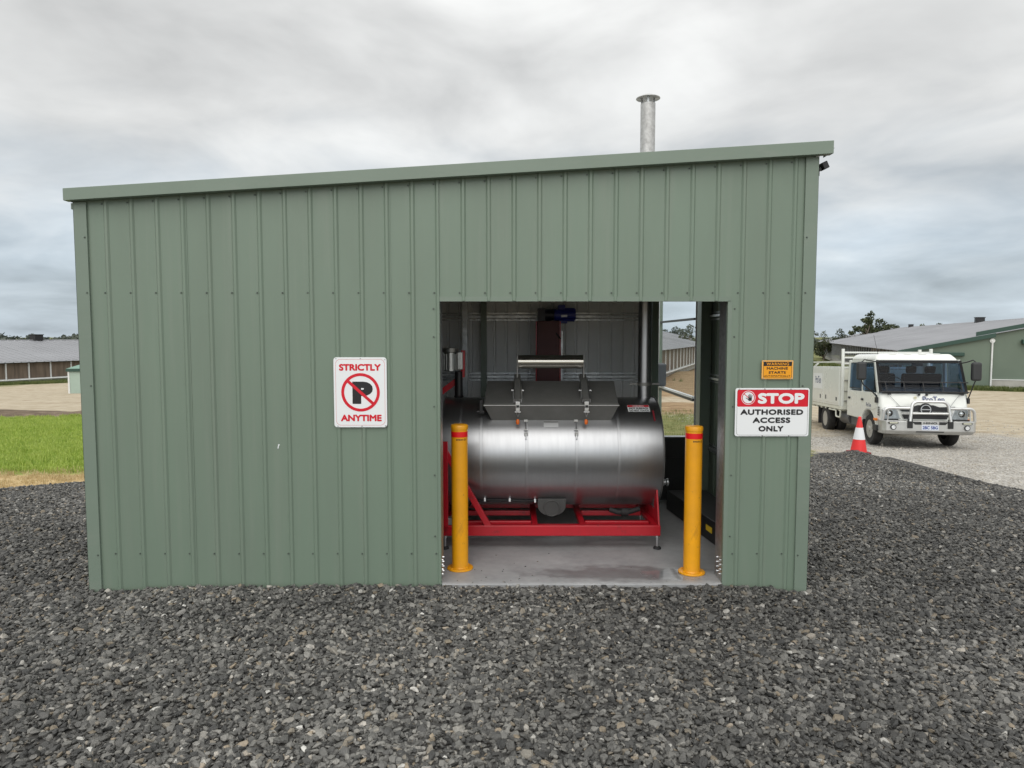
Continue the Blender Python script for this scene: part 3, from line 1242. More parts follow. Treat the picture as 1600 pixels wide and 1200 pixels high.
for xa in (lx, rx - .003):
    mb.hexa([P(xa, 4.8745, -h_ + .004), P(xa + .003, 4.8745, -h_ + .004), P(xa + .003, 5.03, -h_ + .004), P(xa, 5.03, -h_ + .004)],
            [P(xa, 4.8745, -.005), P(xa + .003, 4.8745, -.005), P(xa + .003, 5.03, -.005), P(xa, 5.03, -.005)])
shed_part(mb, 'barge_capping', GREEN_D, bevel=.0015, seg=1)
# roof sheeting
mb = MB()
yy = 4.90
while yy < 7.70:
    for o0, o1, d0, d1 in ((0, .07, 0, 0), (.07, .082, 0, .022), (.082, .108, .022, .022), (.108, .12, .022, 0)):
        a, b = min(yy + o0, 7.7), min(yy + o1, 7.7)
        if b > a:
            mb.add([P(lx - .02, a, -.045 + d0), P(rx + .02, a, -.045 + d0), P(rx + .02, b, -.045 + d1), P(lx - .02, b, -.045 + d1)], [(0, 1, 2, 3)])
    yy += .12
rf = shed_part(mb, 'roof', mat('pale_roof_sheet', (.46, .47, .46), .5, var=.05))
sd = rf.modifiers.new('thickness', 'SOLIDIFY')
sd.thickness = .002
# eaves gutter at the low side
mb = MB()
mb.box(-3.112, -3.072, 4.955, 7.7, 2.70, 2.703)
mb.box(-3.115, -3.112, 4.955, 7.7, 2.70, 2.742)
mb.box(-3.112, -3.072, 4.955, 4.958, 2.7035, 2.742)
shed_part(mb, 'gutter', GREEN_D)
# door opening flashings and steel jambs
mb = MB()
mb.box(DL - .022, DL - .001, YF - .004, YF - .0022, -.02, DH + .0)
mb.box(DL - .003, DL, YF - .002, YF + .028, -.02, DH)
shed_part(mb, 'door_flashing', GREEN_D)
mb = MB()
mb.box(DR + .001, DR + .03, YF - .004, YF - .0022, -.02, DH)
mb.box(DR, DR + .003, YF - .002, YF + .028, -.02, DH)
shed_part(mb, 'door_flashing', GREEN_D)
mb = MB()
mb.box(DL - .02, DR + .02, YF - .004, YF - .002, DH - .004, DH + .03)
mb.box(DL, DR, YF - .002, YF + .03, DH - .004, DH - .001)
shed_part(mb, 'lintel_flashing', GREEN_D)
for X, s in ((DL, -1), (DR, 1)):
    mb = MB()
    xa, xb = sorted((X + s * .004, X + s * .008))
    mb.box(xa, xb, YF + .03, YF + .20, 0, 2.6)
    xa, xb = sorted((X + s * .009, X + s * .07))
    mb.box(xa, xb, YF + .03, YF + .034, 0, 2.6)
    mb.box(xa, xb, YF + .196, YF + .20, 0, 2.6)
    jm = shed_part(mb, 'door_jamb', GALV)
    mb = MB()
    for zz in (.05, .085, .12, .155):
        mb.cyl((X + s * .004, YF + .06, zz), (X - s * .007, YF + .06, zz), .008, .007, 6)
        mb.cyl((X + s * .004, YF + .13, zz), (X - s * .007, YF + .13, zz), .008, .007, 6)
    b = shed_part(mb, 'anchor_bolts', ZINC)
    b['kind'] = 'stuff'
# lintel beam behind
mb = MB()
mb.box(DL - .1, DR + .1, YF + .04, YF + .10, DH + .02, DH + .14)
shed_part(mb, 'lintel_beam', GALV)
# floor slab
mb = MB()
mb.box(XL + .02, XR - .02, YF + .006, YB + .03, -.14, 0)
mb.box(DL + .004, DR - .004, YF - .014, YF + .0055, -.14, 0)
shed_part(mb, 'floor_slab', CONC, bevel=.006)
# girts (top hat sections) along the back wall and the right wall
for zc in (2.02, 1.365, .62):
    for xa, xb in ((XL + .05, WO0 - .07),):
        mb = MB()
        for dz, w_, dep in ((-.036, .018, .006), (0, .026, .035), (.036, .018, .006)):
            mb.box(xa, xb, YB - .006 - dep, YB - .003, zc + dz - w_ / 2 + .001, zc + dz + w_ / 2 - .001)
        shed_part(mb, 'girt', GALV)
    mb = MB()
    for dz, w_, dep in ((-.036, .018, .006), (0, .026, .035), (.036, .018, .006)):
        mb.box(XR - .006 - dep, XR - .003, YF + .24, YB - .06, zc + dz - w_ / 2 + .001, zc + dz + w_ / 2 - .001)
    shed_part(mb, 'girt', GALV)
# columns
for xa, xb, ya, yb, m_ in ((-.522, -.470, 7.30, 7.36, GALV), (-.335, -.275, 7.44, 7.53, GREEN_D), (1.505, 1.572, 7.42, 7.53, GREEN), (2.008, 2.115, 7.36, 7.52, GREEN_D),
                           (XL + .03, XL + .12, 5.0, 5.1, GALV), (XL + .03, XL + .12, 7.42, 7.52, GALV)):
    mb = MB()
    mb.box(xa, xb, ya, ya + .004, 0, 2.7)
    mb.box(xa, xa + .004, ya + .0045, yb, 0, 2.7)
    mb.box(xb - .004, xb, ya + .0045, yb, 0, 2.7)
    shed_part(mb, 'column', m_)
# dark lower panel below the back opening and its sill
mb = MB()
mb.box(1.44, 2.005, YB - .056, YB - .04, 0.002, WOZ)
mb.box(1.44, 2.005, YB - .068, YB - .057, .22, .24)
mb.box(1.44, 2.005, YB - .068, YB - .057, .46, .48)
shed_part(mb, 'lower_panel', mat('dark_board', (.02, .022, .022), .6))
mb = MB()
mb.box(1.44, 2.005, YB - .07, YB + .03, WOZ + .002, WOZ + .014)
shed_part(mb, 'window_sill', GALV)
# clear panel on a hinged frame swung out behind the opening
door = None
xh = 2.0
mb = MB()
mb.box(xh, xh + .03, YB + .06, YB + 1.78, 1.985, 2.01)
door = shed_part(mb, 'clear_door', BLACK)
mb = MB()
mb.box(xh, xh + .03, YB + .06, YB + 1.78, 1.085, 1.115)
mb.v = [tuple(Vector(p) - SH) for p in mb.v]
mb.build('lower_rail', BLACK, door)
mb = MB()
mb.box(xh - .002, xh + .032, YB + .06, YB + 1.78, 1.117, 1.14)
mb.v = [tuple(Vector(p) - SH) for p in mb.v]
mb.build('rail_capping', SIGNW, door)
mb = MB()
mb.box(xh, xh + .035, YB + 1.785, YB + 1.83, .75, 2.7)
mb.v = [tuple(Vector(p) - SH) for p in mb.v]
mb.build('end_stile', GREEN_D, door)
mb = MB()
mb.box(xh - .01, xh + .0, YB + 1.835, YB + 1.86, .75, 2.7)
mb.v = [tuple(Vector(p) - SH) for p in mb.v]
mb.build('edge_trim', SIGNW, door)
mb = MB()
mb.box(xh + .012, xh + .016, YB + .06, YB + 1.78, 1.142, 1.984)
mb.box(xh + .012, xh + .016, YB + .06, YB + 1.78, 2.011, 2.7)
mb.v = [tuple(Vector(p) - SH) for p in mb.v]
mb.build('clear_sheet', CLEAR, door)
mb = MB()
mb.cbox((xh - .03, YB + 1.62, 1.30), (.12, .26, .30))
mb.v = [tuple(Vector(p) - SH) for p in mb.v]
mb.build('latch_box', mat('dark_grey_box', (.07, .08, .09), .5), door, bevel=.02)
mb = MB()
mb.cbox((-1.688, YF - .0006, 1.008), (.007, .0008, .026), (0, R(12), 0))
mb.cbox((-1.683, YF - .0009, 1.022), (.010, .0006, .010), (0, R(40), 0))
shed_part(mb, 'white_mark', SIGNW)
# wall screws (tiny hex heads, joined)
mb = MB()


def screw(x, y, z, r=.0050):
    mb.cyl((x, y, z), (x, y - .0035, z), r * 1.25, r * 1.2, 8)
    mb.cyl((x, y - .0035, z), (x, y - .0075, z), r * .8, r * .7, 6)


for r in ribs:
    x_ = r - .028
    if not DL < x_ < DR:
        screw(x_, YF, .222)
    screw(x_, YF, 2.113)
    screw(x_, YF, top_z(x_) - .062)
for z_ in (2.112, .215, 1.45, 2.5):
    screw(XL + .058, YF - .0175, z_)
    screw(XR - .055, YF - .0175, z_)
for z_ in (.35, .8, 1.3, 1.8, 2.0):
    screw(DL - .045, YF, z_)
    screw(DR + .05, YF, z_)
sc_ = shed_part(mb, 'wall_screws', mat('screw_grey', (.085, .105, .088), .5, .2))
sc_['kind'] = 'stuff'

# ------------------------------------------------------------------ flue standing through the roof
fl = thing('flue_pipe', 'galvanised flue pipe with round rain cap standing above the shed roof', 'flue', (1.20, 6.25, 1.22))
mb = MB()
mb.lathe([(.060, 0), (.060, 1.70)], n=32)
mb.build('lower_pipe', STEEL, fl, smooth=True)
mb = MB()
mb.lathe([(.058, 1.705), (.063, 1.705), (.0645, 1.72), (.0645, 2.63), (.058, 2.63)], n=32)
mb.build('upper_pipe', GALV_FLUE, fl, smooth=True)
mb = MB()
mb.lathe([(0, 2.712), (.04, 2.706), (.104, 2.678), (.106, 2.674), (.10, 2.672), (.04, 2.695), (0, 2.70)], n=32)
mb.build('rain_cap', GALV_FLUE, fl, smooth=True)
for a in (20, 140, 260):
    mb = MB()
    c_, s_ = math.cos(R(a)), math.sin(R(a))
    mb.beam((.060 * c_, .060 * s_, 2.60), (.062 * c_, .062 * s_, 2.69), .016, .004)
    mb.build('cap_strut', GALV, fl)
mb = MB()
mb.cbox((0, 0, .155), (.27, .03, .014))
mb.lathe([(.061, .14), (.067, .14), (.067, .17), (.061, .17)], n=24)
mb.build('clamp', STEEL2, fl, smooth=True)
mb = MB()
mb.lathe([(.10, 1.715), (.068, 1.80), (.066, 1.80)], n=24)
mb.build('roof_boot', RUBBER, fl, smooth=True)

sl = thing('security_light', 'small black sensor light bracketed high on the right end of the shed', 'light', (2.152, 5.0, 2.99))
mb = MB()
mb.cbox((.012, 0, -.03), (.02, .05, .05))
mb.beam((.01, 0, -.03), (.045, -.01, .01), .018, .018)
mb.build('bracket', BLACK, sl)
mb = MB()
mb.cbox((.052, -.02, .015), (.04, .07, .05), (0, R(-25), 0))
mb.build('lamp_head', BLACK, sl, bevel=.004)


# ------------------------------------------------------------------ signs on the wall
def sign_root(name, label, x0, x1, z0, z1):
    cx, cz = (x0 + x1) / 2, (z0 + z1) / 2
    return thing(name, label, 'sign', (cx, YF - .0185, cz)), x1 - x0, z1 - z0


FR = ((0, 0, 0), (1, 0, 0), (0, 0, 1))        # u right, v up, extrudes towards -Y


def sign_screws(t, pts):
    for u, v in pts:
        mb = MB()
        mb.cyl((u, -.002, v), (u, -.0055, v), .0045, .004, 8)
        mb.build('screw', GALV, t)


npk, W_, H_ = sign_root('no_parking_sign', 'white and red STRICTLY ANYTIME no parking sign on the shed wall', -1.274, -.895, 1.153, 1.655)
mb = MB()
mb.prism(rrect(-W_ / 2, W_ / 2, -H_ / 2, H_ / 2, .022), FR, .002)
mb.build('panel', SIGNW, npk)
mb = MB()
frame_strip(mb, rrect(-.176, .176, -.237, .237, .035), rrect(-.1745, .1745, -.2355, .2355, .034), FR, .0026)
mb.build('border', SIGNR, npk)
text('STRICTLY', SIGNR, npk, FR, (-.001, .179), .299, .049, .0, .0027, fat=.065)
text('ANYTIME', SIGNR, npk, FR, (.004, -.184), .293, .048, .0, .0027, fat=.065)
text('P', SIGNK, npk, FR, (.016, -.003), .146, .160, .075, .0027, name='parking_letter')
mb = MB()
mb.ring((0.001, 0), .117, .138, ((0, -.0026, 0), FR[1], FR[2]), .0006)
mb.build('prohibition_ring', SIGNR, npk)
mb = MB()
a = R(-42)
m_ = Matrix.Translation((.001, -.0036, 0)) @ Matrix.Rotation(-a, 4, 'Y')
mb.box(-.122, .122, -.0003, .0003, -.0105, .0105, m_)
mb.build('slash', SIGNR, npk)
sign_screws(npk, [(-.172, .243), (.003, .243), (.178, .235), (-.165, -.243), (.008, -.243), (.178, -.24)])

stp, W_, H_ = sign_root('stop_sign', 'white and red STOP AUTHORISED ACCESS ONLY sign right of the doorway', 1.599, 2.129, 1.088, 1.435)
mb = MB()
mb.prism(rrect(-W_ / 2, W_ / 2, -H_ / 2, H_ / 2, .016), FR, .002)
mb.build('panel', SIGNW, stp)
k = .000615
X_ = lambda u: (u - 637) * k
Z_ = lambda v: (776 - v) * k
mb = MB()
mb.prism(rrect(X_(230), X_(1055), Z_(712), Z_(513), .008), ((0, -.002, 0), FR[1], FR[2]), .0005)
mb.build('red_band', SIGNR, stp)
mb = MB()
frame_strip(mb, rrect(X_(226), X_(1052), Z_(1046), Z_(512), .02), rrect(X_(228.5), X_(1049.5), Z_(1043.5), Z_(514.5), .0185), FR, .0029)
mb.build('border', SIGNK, stp)

text('STOP', SIGNW, stp, FR, (X_(739), Z_(615)), 542 * k, 126 * k, .0, .0031, fat=.075)
text('AUTHORISED', SIGNK, stp, FR, (X_(634), Z_(775)), 732 * k, 66 * k, .0, .0027, spacing=1.08, fat=.075)
text('ACCESS', SIGNK, stp, FR, (X_(632), Z_(870)), 440 * k, 66 * k, .0, .0027, spacing=1.08, fat=.075)
text('ONLY', SIGNK, stp, FR, (X_(629), Z_(970)), 292 * k, 66 * k, .0, .0027, spacing=1.08, fat=.075)
cu_, cv_ = X_(357), Z_(607)
mb = MB()
mb.ring((cu_, cv_), .0, 82 * k, ((0, -.0026, 0), FR[1], FR[2]), .0004, 32)
mb.build('hand_disc', SIGNW, stp)
mb = MB()
mb.ring((cu_, cv_), 66 * k, 76 * k, ((0, -.0031, 0), FR[1], FR[2]), .0003, 32)
m_ = Matrix.Translation((cu_, -.0033, cv_)) @ Matrix.Rotation(R(42), 4, 'Y')
mb.box(-68 * k, 68 * k, -.0002, .0002, -4 * k, 4 * k, m_)
mb.build('hand_ring', SIGNR, stp)
mb = MB()
hx, hz = X_(376), Z_(622)
fo = ((0, -.0036, 0), FR[1], FR[2])
mb.prism([(hx + a * k, hz + b * k) for a, b in ((-16, -22), (14, -22), (22, -2), (20, 16), (-18, 16), (-20, 2))], fo, .0003)
for a0, b0, a1, b1, w_ in ((-14, 14, -20, 46, 8), (-4, 15, -6, 55, 8.5), (7, 15, 9, 54, 8.5), (17, 12, 23, 44, 8), (-15, -8, -48, 14, 9)):
    d = Vector((a1 - a0, b1 - b0)).normalized()
    nv = Vector((-d.y, d.x)) * w_ / 2
    q = [(a0 - nv.x, b0 - nv.y), (a1 - nv.x * .8, b1 - nv.y * .8), (a1 + d.x * 4, b1 + d.y * 4), (a1 + nv.x * .8, b1 + nv.y * .8), (a0 + nv.x, b0 + nv.y)]
    mb.prism([(hx + a * k, hz + b * k) for a, b in q], fo, .0004)
mb.build('hand_symbol', SIGNK, stp)
sign_screws(stp, [(X_(250), Z_(505)), (X_(547), Z_(503)), (X_(850), Z_(505)), (X_(530), Z_(1050)), (X_(838), Z_(1050))])

wrn, W_, H_ = sign_root('warning_sign', 'small amber WARNING MACHINE STARTS AUTOMATICALLY sign above the STOP sign', 1.783, 2.007, 1.499, 1.633)
k = .000604
X_ = lambda u: (u - 699) * k
Z_ = lambda v: (282 - v) * k
mb = MB()
mb.prism(rrect(-W_ / 2, W_ / 2, -H_ / 2, H_ / 2, .006), FR, .002)
mb.build('panel', mat('sign_amber_edge', (.80, .42, .10), .4), wrn)
mb = MB()
mb.prism(rrect(X_(528), X_(872), Z_(384), Z_(186), .003), ((0, -.002, 0), FR[1], FR[2]), .0003)
mb.build('amber_field', SIGNO, wrn)
mb = MB()
frame_strip(mb, rrect(X_(532), X_(868), Z_(381), Z_(187), .004), rrect(X_(536), X_(864), Z_(377), Z_(191), .004), FR, .0028)
mb.prism(rrect(X_(533), X_(867), Z_(238), Z_(188), .003), ((0, -.0024, 0), FR[1], FR[2]), .0004)
mb.build('black_band', SIGNK, wrn)
text('WARNING', SIGNO, wrn, FR, (X_(700), Z_(213)), 266 * k, 34 * k, .0, .0031, spacing=1.15, fat=.03)
text('MACHINE', SIGNK, wrn, FR, (X_(697), Z_(266)), 250 * k, 31 * k, .0, .0029, fat=.05)
text('STARTS', SIGNK, wrn, FR, (X_(697), Z_(314)), 205 * k, 31 * k, .0, .0029, fat=.05)
text('AUTOMATICALLY', SIGNK, wrn, FR, (X_(697), Z_(355)), 310 * k, 20 * k, .0, .0029, spacing=1.12, fat=.03)
sign_screws(wrn, [(-.1, .06), (.1, .06), (-.1, -.06), (.1, -.06)])

# ------------------------------------------------------------------ bollards
def bollard(x, y, label):
    t = thing('bollard', label, 'bollard', (x, y, 0), group='yellow bollards in the doorway')
    mb = MB()
    mb.lathe([(.098, .0), (.101, .003), (.101, .010), (.097, .014), (.0645, .014)], n=40)
    mb.build('base_plate', YELLOW, t, smooth=True)
    mb = MB()
    mb.lathe([(.067, .0145), (.0645, .018), (.0635, .024), (.0635, 1.093)], n=40)
    mb.build('post', YELLOW, t, smooth=True)
    mb = MB()
    mb.lathe([(.0640, 1.0935), (.0665, 1.0945), (.0672, 1.118), (.064, 1.127), (.05, 1.131), (0, 1.1325)], n=40)
    mb.build('cap', YELLOW, t, smooth=True)
    mb = MB()
    mb.lathe([(.0636, 1.036), (.0645, 1.0365), (.0645, 1.0775), (.0636, 1.078)], n=40)
    mb.build('reflective_band', REDTAPE, t, smooth=True)
    for a in (45, 135, 225, 315):
        mb = MB()
        mb.cyl((.083 * math.cos(R(a)), .083 * math.sin(R(a)), .0135), (.083 * math.cos(R(a)), .083 * math.sin(R(a)), .022), .008, .007, 6)
        mb.build('bolt', YELLOW, t)
    # maker's mark wrapped round the post
    tx = text('amson', SIGNK, t, ((0, 0, 0), (1, 0, 0), (0, 0, 1)), (.004, 1.018), .052, .011, .03, .0)
    tx2 = MB()
    frame_strip(tx2, rrect(.036, .049, 1.012, 1.025, .001), rrect(.039, .046, 1.015, 1.022, .001), FR, 0)
    em = tx2.build('maker_mark', SIGNK, t)
    for o in (tx, em):
        for v in o.data.vertices:
            v.co.y = -math.sqrt(max(0, .0642 ** 2 - v.co.x ** 2))
    return t


bollard(-.404, 5.278, 'yellow steel bollard at the left side of the doorway, red band on top')
bollard(1.375, 5.185, 'yellow steel bollard at the right side of the doorway, red band on top')

# ------------------------------------------------------------------ stainless drum machine on its red frame
DY, DZ, DR_ = 6.24, .769, .485
X0, X1 = -.60, 1.285
drum = thing('drum_machine', 'horizontal stainless steel drum vessel on a red frame inside the shed', 'machine', (.34, DY, 0))
DO = Vector((.34, DY, 0))


def dpart(mb, name, m_, parent=None, **kw):
    mb.v = [tuple(Vector(p) - DO) for p in mb.v]
    return mb.build(name, m_, parent or drum, **kw)


mb = MB()
mb.lathe([(DR_ - .012, X0 + .004), (DR_ - .002, X0 + .006), (DR_, X0 + .02), (DR_, X1 - .02), (DR_ - .002, X1 - .006), (DR_ - .012, X1 - .004)],
         (0, DY, DZ), 'X', 128)
dpart(mb, 'shell', STEEL, smooth=True)
for xx in (X0, X1 - .003):
    mb = MB()
    mb.lathe([(.0, xx), (DR_ + .008, xx), (DR_ + .008, xx + .003), (0, xx + .003)], (0, DY, DZ), 'X', 96)
    dpart(mb, 'end_plate', STEEL2, smooth=True)
for xx in (-.44, -.262, .125, .545, .905):
    mb = MB()
    mb.lathe([(DR_ + .0004, xx - .012), (DR_ + .0016, xx - .011), (DR_ + .0016, xx + .011), (DR_ + .0004, xx + .012)], (0, DY, DZ), 'X', 128)
    mb.f = [f for f in mb.f if len(f) == 4]
    dpart(mb, 'weld_band', STEEL_B, smooth=True)
# hatch box on the upper front
HB = [(5.885, 1.075), (5.785, 1.223)]
mb = MB()
mb.hexa([(-.168, 5.885, 1.075), (.842, 5.885, 1.075), (.842, 6.35, 1.10), (-.168, 6.35, 1.10)],
        [(-.235, 5.785, 1.222), (.896, 5.785, 1.222), (.896, 6.25, 1.30), (-.235, 6.25, 1.30)])
dpart(mb, 'hatch_box', STEEL2, bevel=.003)
mb = MB()
mb.hexa([(-.242, 5.776, 1.223), (.903, 5.776, 1.223), (.903, 6.24, 1.301), (-.242, 6.24, 1.301)],
        [(-.242, 5.776, 1.228), (.903, 5.776, 1.228), (.903, 6.24, 1.306), (-.242, 6.24, 1.306)])
dpart(mb, 'hatch_lip', ZINC)
mb = MB()
mb.hexa([(-.236, 5.784, 1.229), (.897, 5.784, 1.229), (.915, 6.30, 1.32), (-.225, 6.30, 1.32)],
        [(-.232, 5.80, 1.243), (.892, 5.80, 1.243), (.910, 6.16, 1.408), (-.220, 6.16, 1.408)])
lid = dpart(mb, 'hatch_lid', STEEL2, bevel=.003)
# strap arms with latches and the counterweight roller
for xx in (.048, .625):
    mb = MB()
    mb.beam((xx, 5.775, 1.262), (xx, 6.10, 1.462), .056, .03)
    mb.beam((xx, 6.10, 1.462), (xx, 6.14, 1.44), .056, .03)
    st = dpart(mb, 'strap_arm', STEEL2, bevel=.003)
    mb = MB()
    for s in (-1, 1):
        mb.cbox((xx + s * .031, 5.90, 1.345), (.005, .30, .04), (R(31.6), 0, 0))
        mb.cyl((xx + s * .034, 5.90, 1.342), (xx + s * .054, 5.90, 1.342), .009, .009, 8)
        mb.cbox((xx + s * .036, 5.87, 1.305), (.008, .012, .06), (R(10), 0, 0))
    dpart(mb, 'hinge_plate', ZINC, st)
    mb = MB()
    mb.cbox((xx, 5.765, 1.238), (.038, .022, .042))
    mb.cbox((xx, 5.762, 1.195), (.034, .022, .03))
    mb.cbox((xx, 5.757, 1.172), (.052, .012, .008))
    mb.beam((xx - .012, 5.757, 1.168), (xx, 5.765, 1.128), .007, .007)
    mb.beam((xx + .012, 5.757, 1.168), (xx, 5.765, 1.128), .007, .007)
    dpart(mb, 'latch', ZINC, st, bevel=.002)
    mb = MB()
    mb.cbox((xx, 5.748, 1.222), (.022, .012, .018))
    dpart(mb, 'latch_pin', BLACK, st)
    mb = MB()
    mb.lathe([(0, -.024), (.012, -.02), (.016, -.005), (.015, .012), (.009, .022), (0, .024)], (xx, 5.79, 1.085), 'Z', 12)
    dpart(mb, 'rubber_stop', ORANGE, smooth=True)
mb = MB()
mb.cyl((.052, 5.98, 1.585), (.612, 5.98, 1.585), .058, n=40)
dpart(mb, 'counterweight_roller', STEEL3, smooth=True)
for xx in (.046, .618):
    mb = MB()
    mb.box(xx - .005, xx + .005, 5.945, 6.015, 1.45, 1.64)
    dpart(mb, 'roller_arm', STEEL2)
# toggle clamps hanging below the hatch, and a rating plate
for xx in (.118, .545):
    mb = MB()
    for zz, w_, h__ in ((1.085, .034, .02), (1.015, .034, .008), (.985, .030, .032)):
        yy = DY - math.sqrt(max(0, DR_ ** 2 - (zz - DZ) ** 2)) - .012
        mb.cbox((xx, yy, zz), (w_, .018, h__))
    for za, zb in ((1.085, .985), (.985, .94)):
        ya = DY - math.sqrt(DR_ ** 2 - (za - DZ) ** 2) - .014
        yb = DY - math.sqrt(DR_ ** 2 - (zb - DZ) ** 2) - .014
        mb.cyl((xx, ya, za), (xx, yb, zb), .0055, n=8)
    dpart(mb, 'toggle_clamp', ZINC, bevel=.0015)


def on_drum(z, off=.001):
    return DY - math.sqrt(DR_ ** 2 - (z - DZ) ** 2) - off


def wrap_panel(x0, x1, z0, z1, off, n=6):
    mb = MB()
    zs = [z0 + (z1 - z0) * i / n for i in range(n + 1)]
    for a, b in zip(zs, zs[1:]):
        mb.add([(x0, on_drum(a, off), a), (x1, on_drum(a, off), a), (x1, on_drum(b, off), b), (x0, on_drum(b, off), b)], [(0, 1, 2, 3)])
    return mb


dpart(wrap_panel(.27, .395, 1.035, 1.07, .002), 'rating_plate', mat('plate_silver', (.6, .61, .62), .4, .8))
mb = MB()
mb.box(.27, .395, on_drum(1.078) - .008, on_drum(1.078) - .002, 1.076, 1.081)
dpart(mb, 'plate_rail', STEEL2)
# warning label near the flue
lab_z0, lab_z1 = 1.155, 1.205
pl = dpart(wrap_panel(1.005, 1.195, lab_z0, lab_z1, .002), 'hot_surface_label', SIGNW)
o_ = dpart(wrap_panel(1.008, 1.192, 1.190, 1.204, .0028), 'label_heading', SIGNR, pl)


def drum_text(s, cx, cz, wd, ht, m_):
    t_ = text(s, m_, pl, ((0, 0, 0), (1, 0, 0), (0, 0, 1)), (cx, cz), wd, ht, .04)
    for v in t_.data.vertices:
        zz = v.co.z
        v.co = Vector((v.co.x, on_drum(zz, .0042), zz)) - DO
    return t_


drum_text('WARNING', 1.10, 1.197, .10, .009, SIGNW)
drum_text('HOT SURFACE', 1.10, 1.180, .165, .0125, SIGNK)
drum_text('DO NOT TOUCH', 1.10, 1.164, .165, .0115, SIGNK)
dpart(wrap_panel(1.212, 1.226, 1.085, 1.165, .006), 'red_reflector', mat('dull_red_strip', (.22, .02, .03), .4))
# drain sump and cable
mb = MB()
mb.prism([(.345 + .122 * math.cos(R(a)), .335 + .088 * math.sin(R(a))) for a in range(0, -181, -12)] + [(.223, .40), (.467, .40)],
         ((0, 5.96, 0), (1, 0, 0), (0, 0, 1)), .05)
mb.ring((.345, .318), .062, .074, ((0, 5.909, 0), (1, 0, 0), (0, 0, 1)), .005, 32)
mb.lathe([(.10, .255), (.105, .26), (.105, .36)], (.345, 6.08, 0), 'Z', 28)
dpart(mb, 'drain_sump', mat('grey_casting', (.075, .075, .073), .5, .5, var=.15), bevel=.008)
mb = MB()
pts = []
for px, pz in ((-.40, .27), (-.36, .34), (-.30, .375), (-.20, .385), (.0, .38), (.2, .37), (.28, .355), (.31, .30), (.345, .275), (.38, .29), (.385, .34)):
    zz = max(pz, .30)
    pts.append((px, min(on_drum(zz, .014), 6.0) if pz >= .30 else on_drum(.30, .03), pz))
mb.tube(pts, .009, 8)
dpart(mb, 'cable', RUBBER, smooth=True)
for px, pz in ((-.235, .392), (-.02, .388), (.20, .378), (.375, .355)):
    mb = MB()
    mb.cbox((px, on_drum(pz, .022), pz), (.016, .014, .032))
    dpart(mb, 'cable_clip', SIGNW, bevel=.003)
# frame: rails, cross members, gussets, uprights, feet
FZ0, FZ1 = .122, .212
RH = FZ1 - .05
for nm, (a, b, c, d, e, f) in (('front_rail', (X0 - .02, 1.255, 5.735, 5.80, FZ0, FZ1)), ('rear_rail', (X0 - .02, 1.255, 6.53, 6.58, RH, FZ1)),
                               ('middle_rail', (X0 + .05, .168, 5.885, 5.93, RH, FZ1 - .004)), ('middle_rail', (.632, 1.185, 5.885, 5.93, RH, FZ1 - .004)),
                               ('inner_rail', (X0 + .05, .168, 6.25, 6.29, RH, FZ1 - .004)), ('inner_rail', (.632, 1.185, 6.25, 6.29, RH, FZ1 - .004))):
    mb = MB()
    mb.box(a, b, c, d, e, f)
    dpart(mb, nm, RED, bevel=.006)
for xx in (X0 + .02, .195, .605, 1.215):
    mb = MB()
    mb.box(xx - .025, xx + .025, 5.8015, 6.5285, RH + .004, FZ1 - .002)
    dpart(mb, 'cross_member', RED, bevel=.004)
mb = MB()
mb.prism([(5.74, FZ1 + .001), (5.90, FZ1 + .001), (5.94, .36), (5.87, .50), (5.845, .50)], ((1.235, 0, 0), (0, 1, 0), (0, 0, 1)), .014)
dpart(mb, 'gusset', RED, bevel=.002)
mb = MB()
mb.prism([(6.575, FZ1 + .001), (6.42, FZ1 + .001), (6.40, .34), (6.50, .42), (6.53, .42)], ((1.235, 0, 0), (0, 1, 0), (0, 0, 1)), .014)
dpart(mb, 'gusset', RED, bevel=.002)
mb = MB()
mb.hexa([(1.236, 5.86, FZ1 + .001), (1.249, 5.86, FZ1 + .001), (1.249, 6.41, FZ1 + .001), (1.236, 6.41, FZ1 + .001)],
        [(1.236, 5.95, .30), (1.249, 5.95, .30), (1.249, 6.38, .30), (1.236, 6.38, .30)])
dpart(mb, 'end_saddle', RED)
# left upright with diagonal brace and gearmotor mount
mb = MB()
mb.box(-.60, -.535, 5.70, 5.733, .21, .93)
dpart(mb, 'upright', RED, bevel=.004)
mb = MB()
mb.beam((-.56, 5.765, .84), (-.19, 5.765, .185), .045, .05)
dpart(mb, 'brace', RED, bevel=.004)
mb = MB()
mb.cbox((-.55, 5.78, .245), (.16, .09, .055))
dpart(mb, 'motor_plate', GALV, bevel=.003)
for xx, yy in ((1.235, 5.775), (X0 + .03, 5.775), (1.235, 6.55), (X0 + .03, 6.55)):
    mb = MB()
    mb.lathe([(.032, .002), (.034, .006), (.030, .018), (.012, .024)], (xx, yy, 0), 'Z', 20)
    ft = dpart(mb, 'foot', RUBBER, smooth=True)
    mb = MB()
    mb.lathe([(.011, .022), (.011, .0955), (.020, .096), (.020, .118), (.011, .1185)], (xx, yy, 0), 'Z', 12)
    dpart(mb, 'foot_stem', ZINC, ft, smooth=True)
# outlet valve on the right end
mb = MB()
mb.cyl((X1 + .001, 5.98, .53), (X1 + .06, 5.98, .53), .022, n=16)
mb.cyl((X1 + .03, 5.98, .50), (X1 + .03, 5.98, .56), .018, n=12)
mb.lathe([(.012, .061), (.034, .066), (.034, .080), (.012, .084)], (X1, 5.98, .53), 'X', 12)
dpart(mb, 'outlet_valve', GALV, smooth=True)
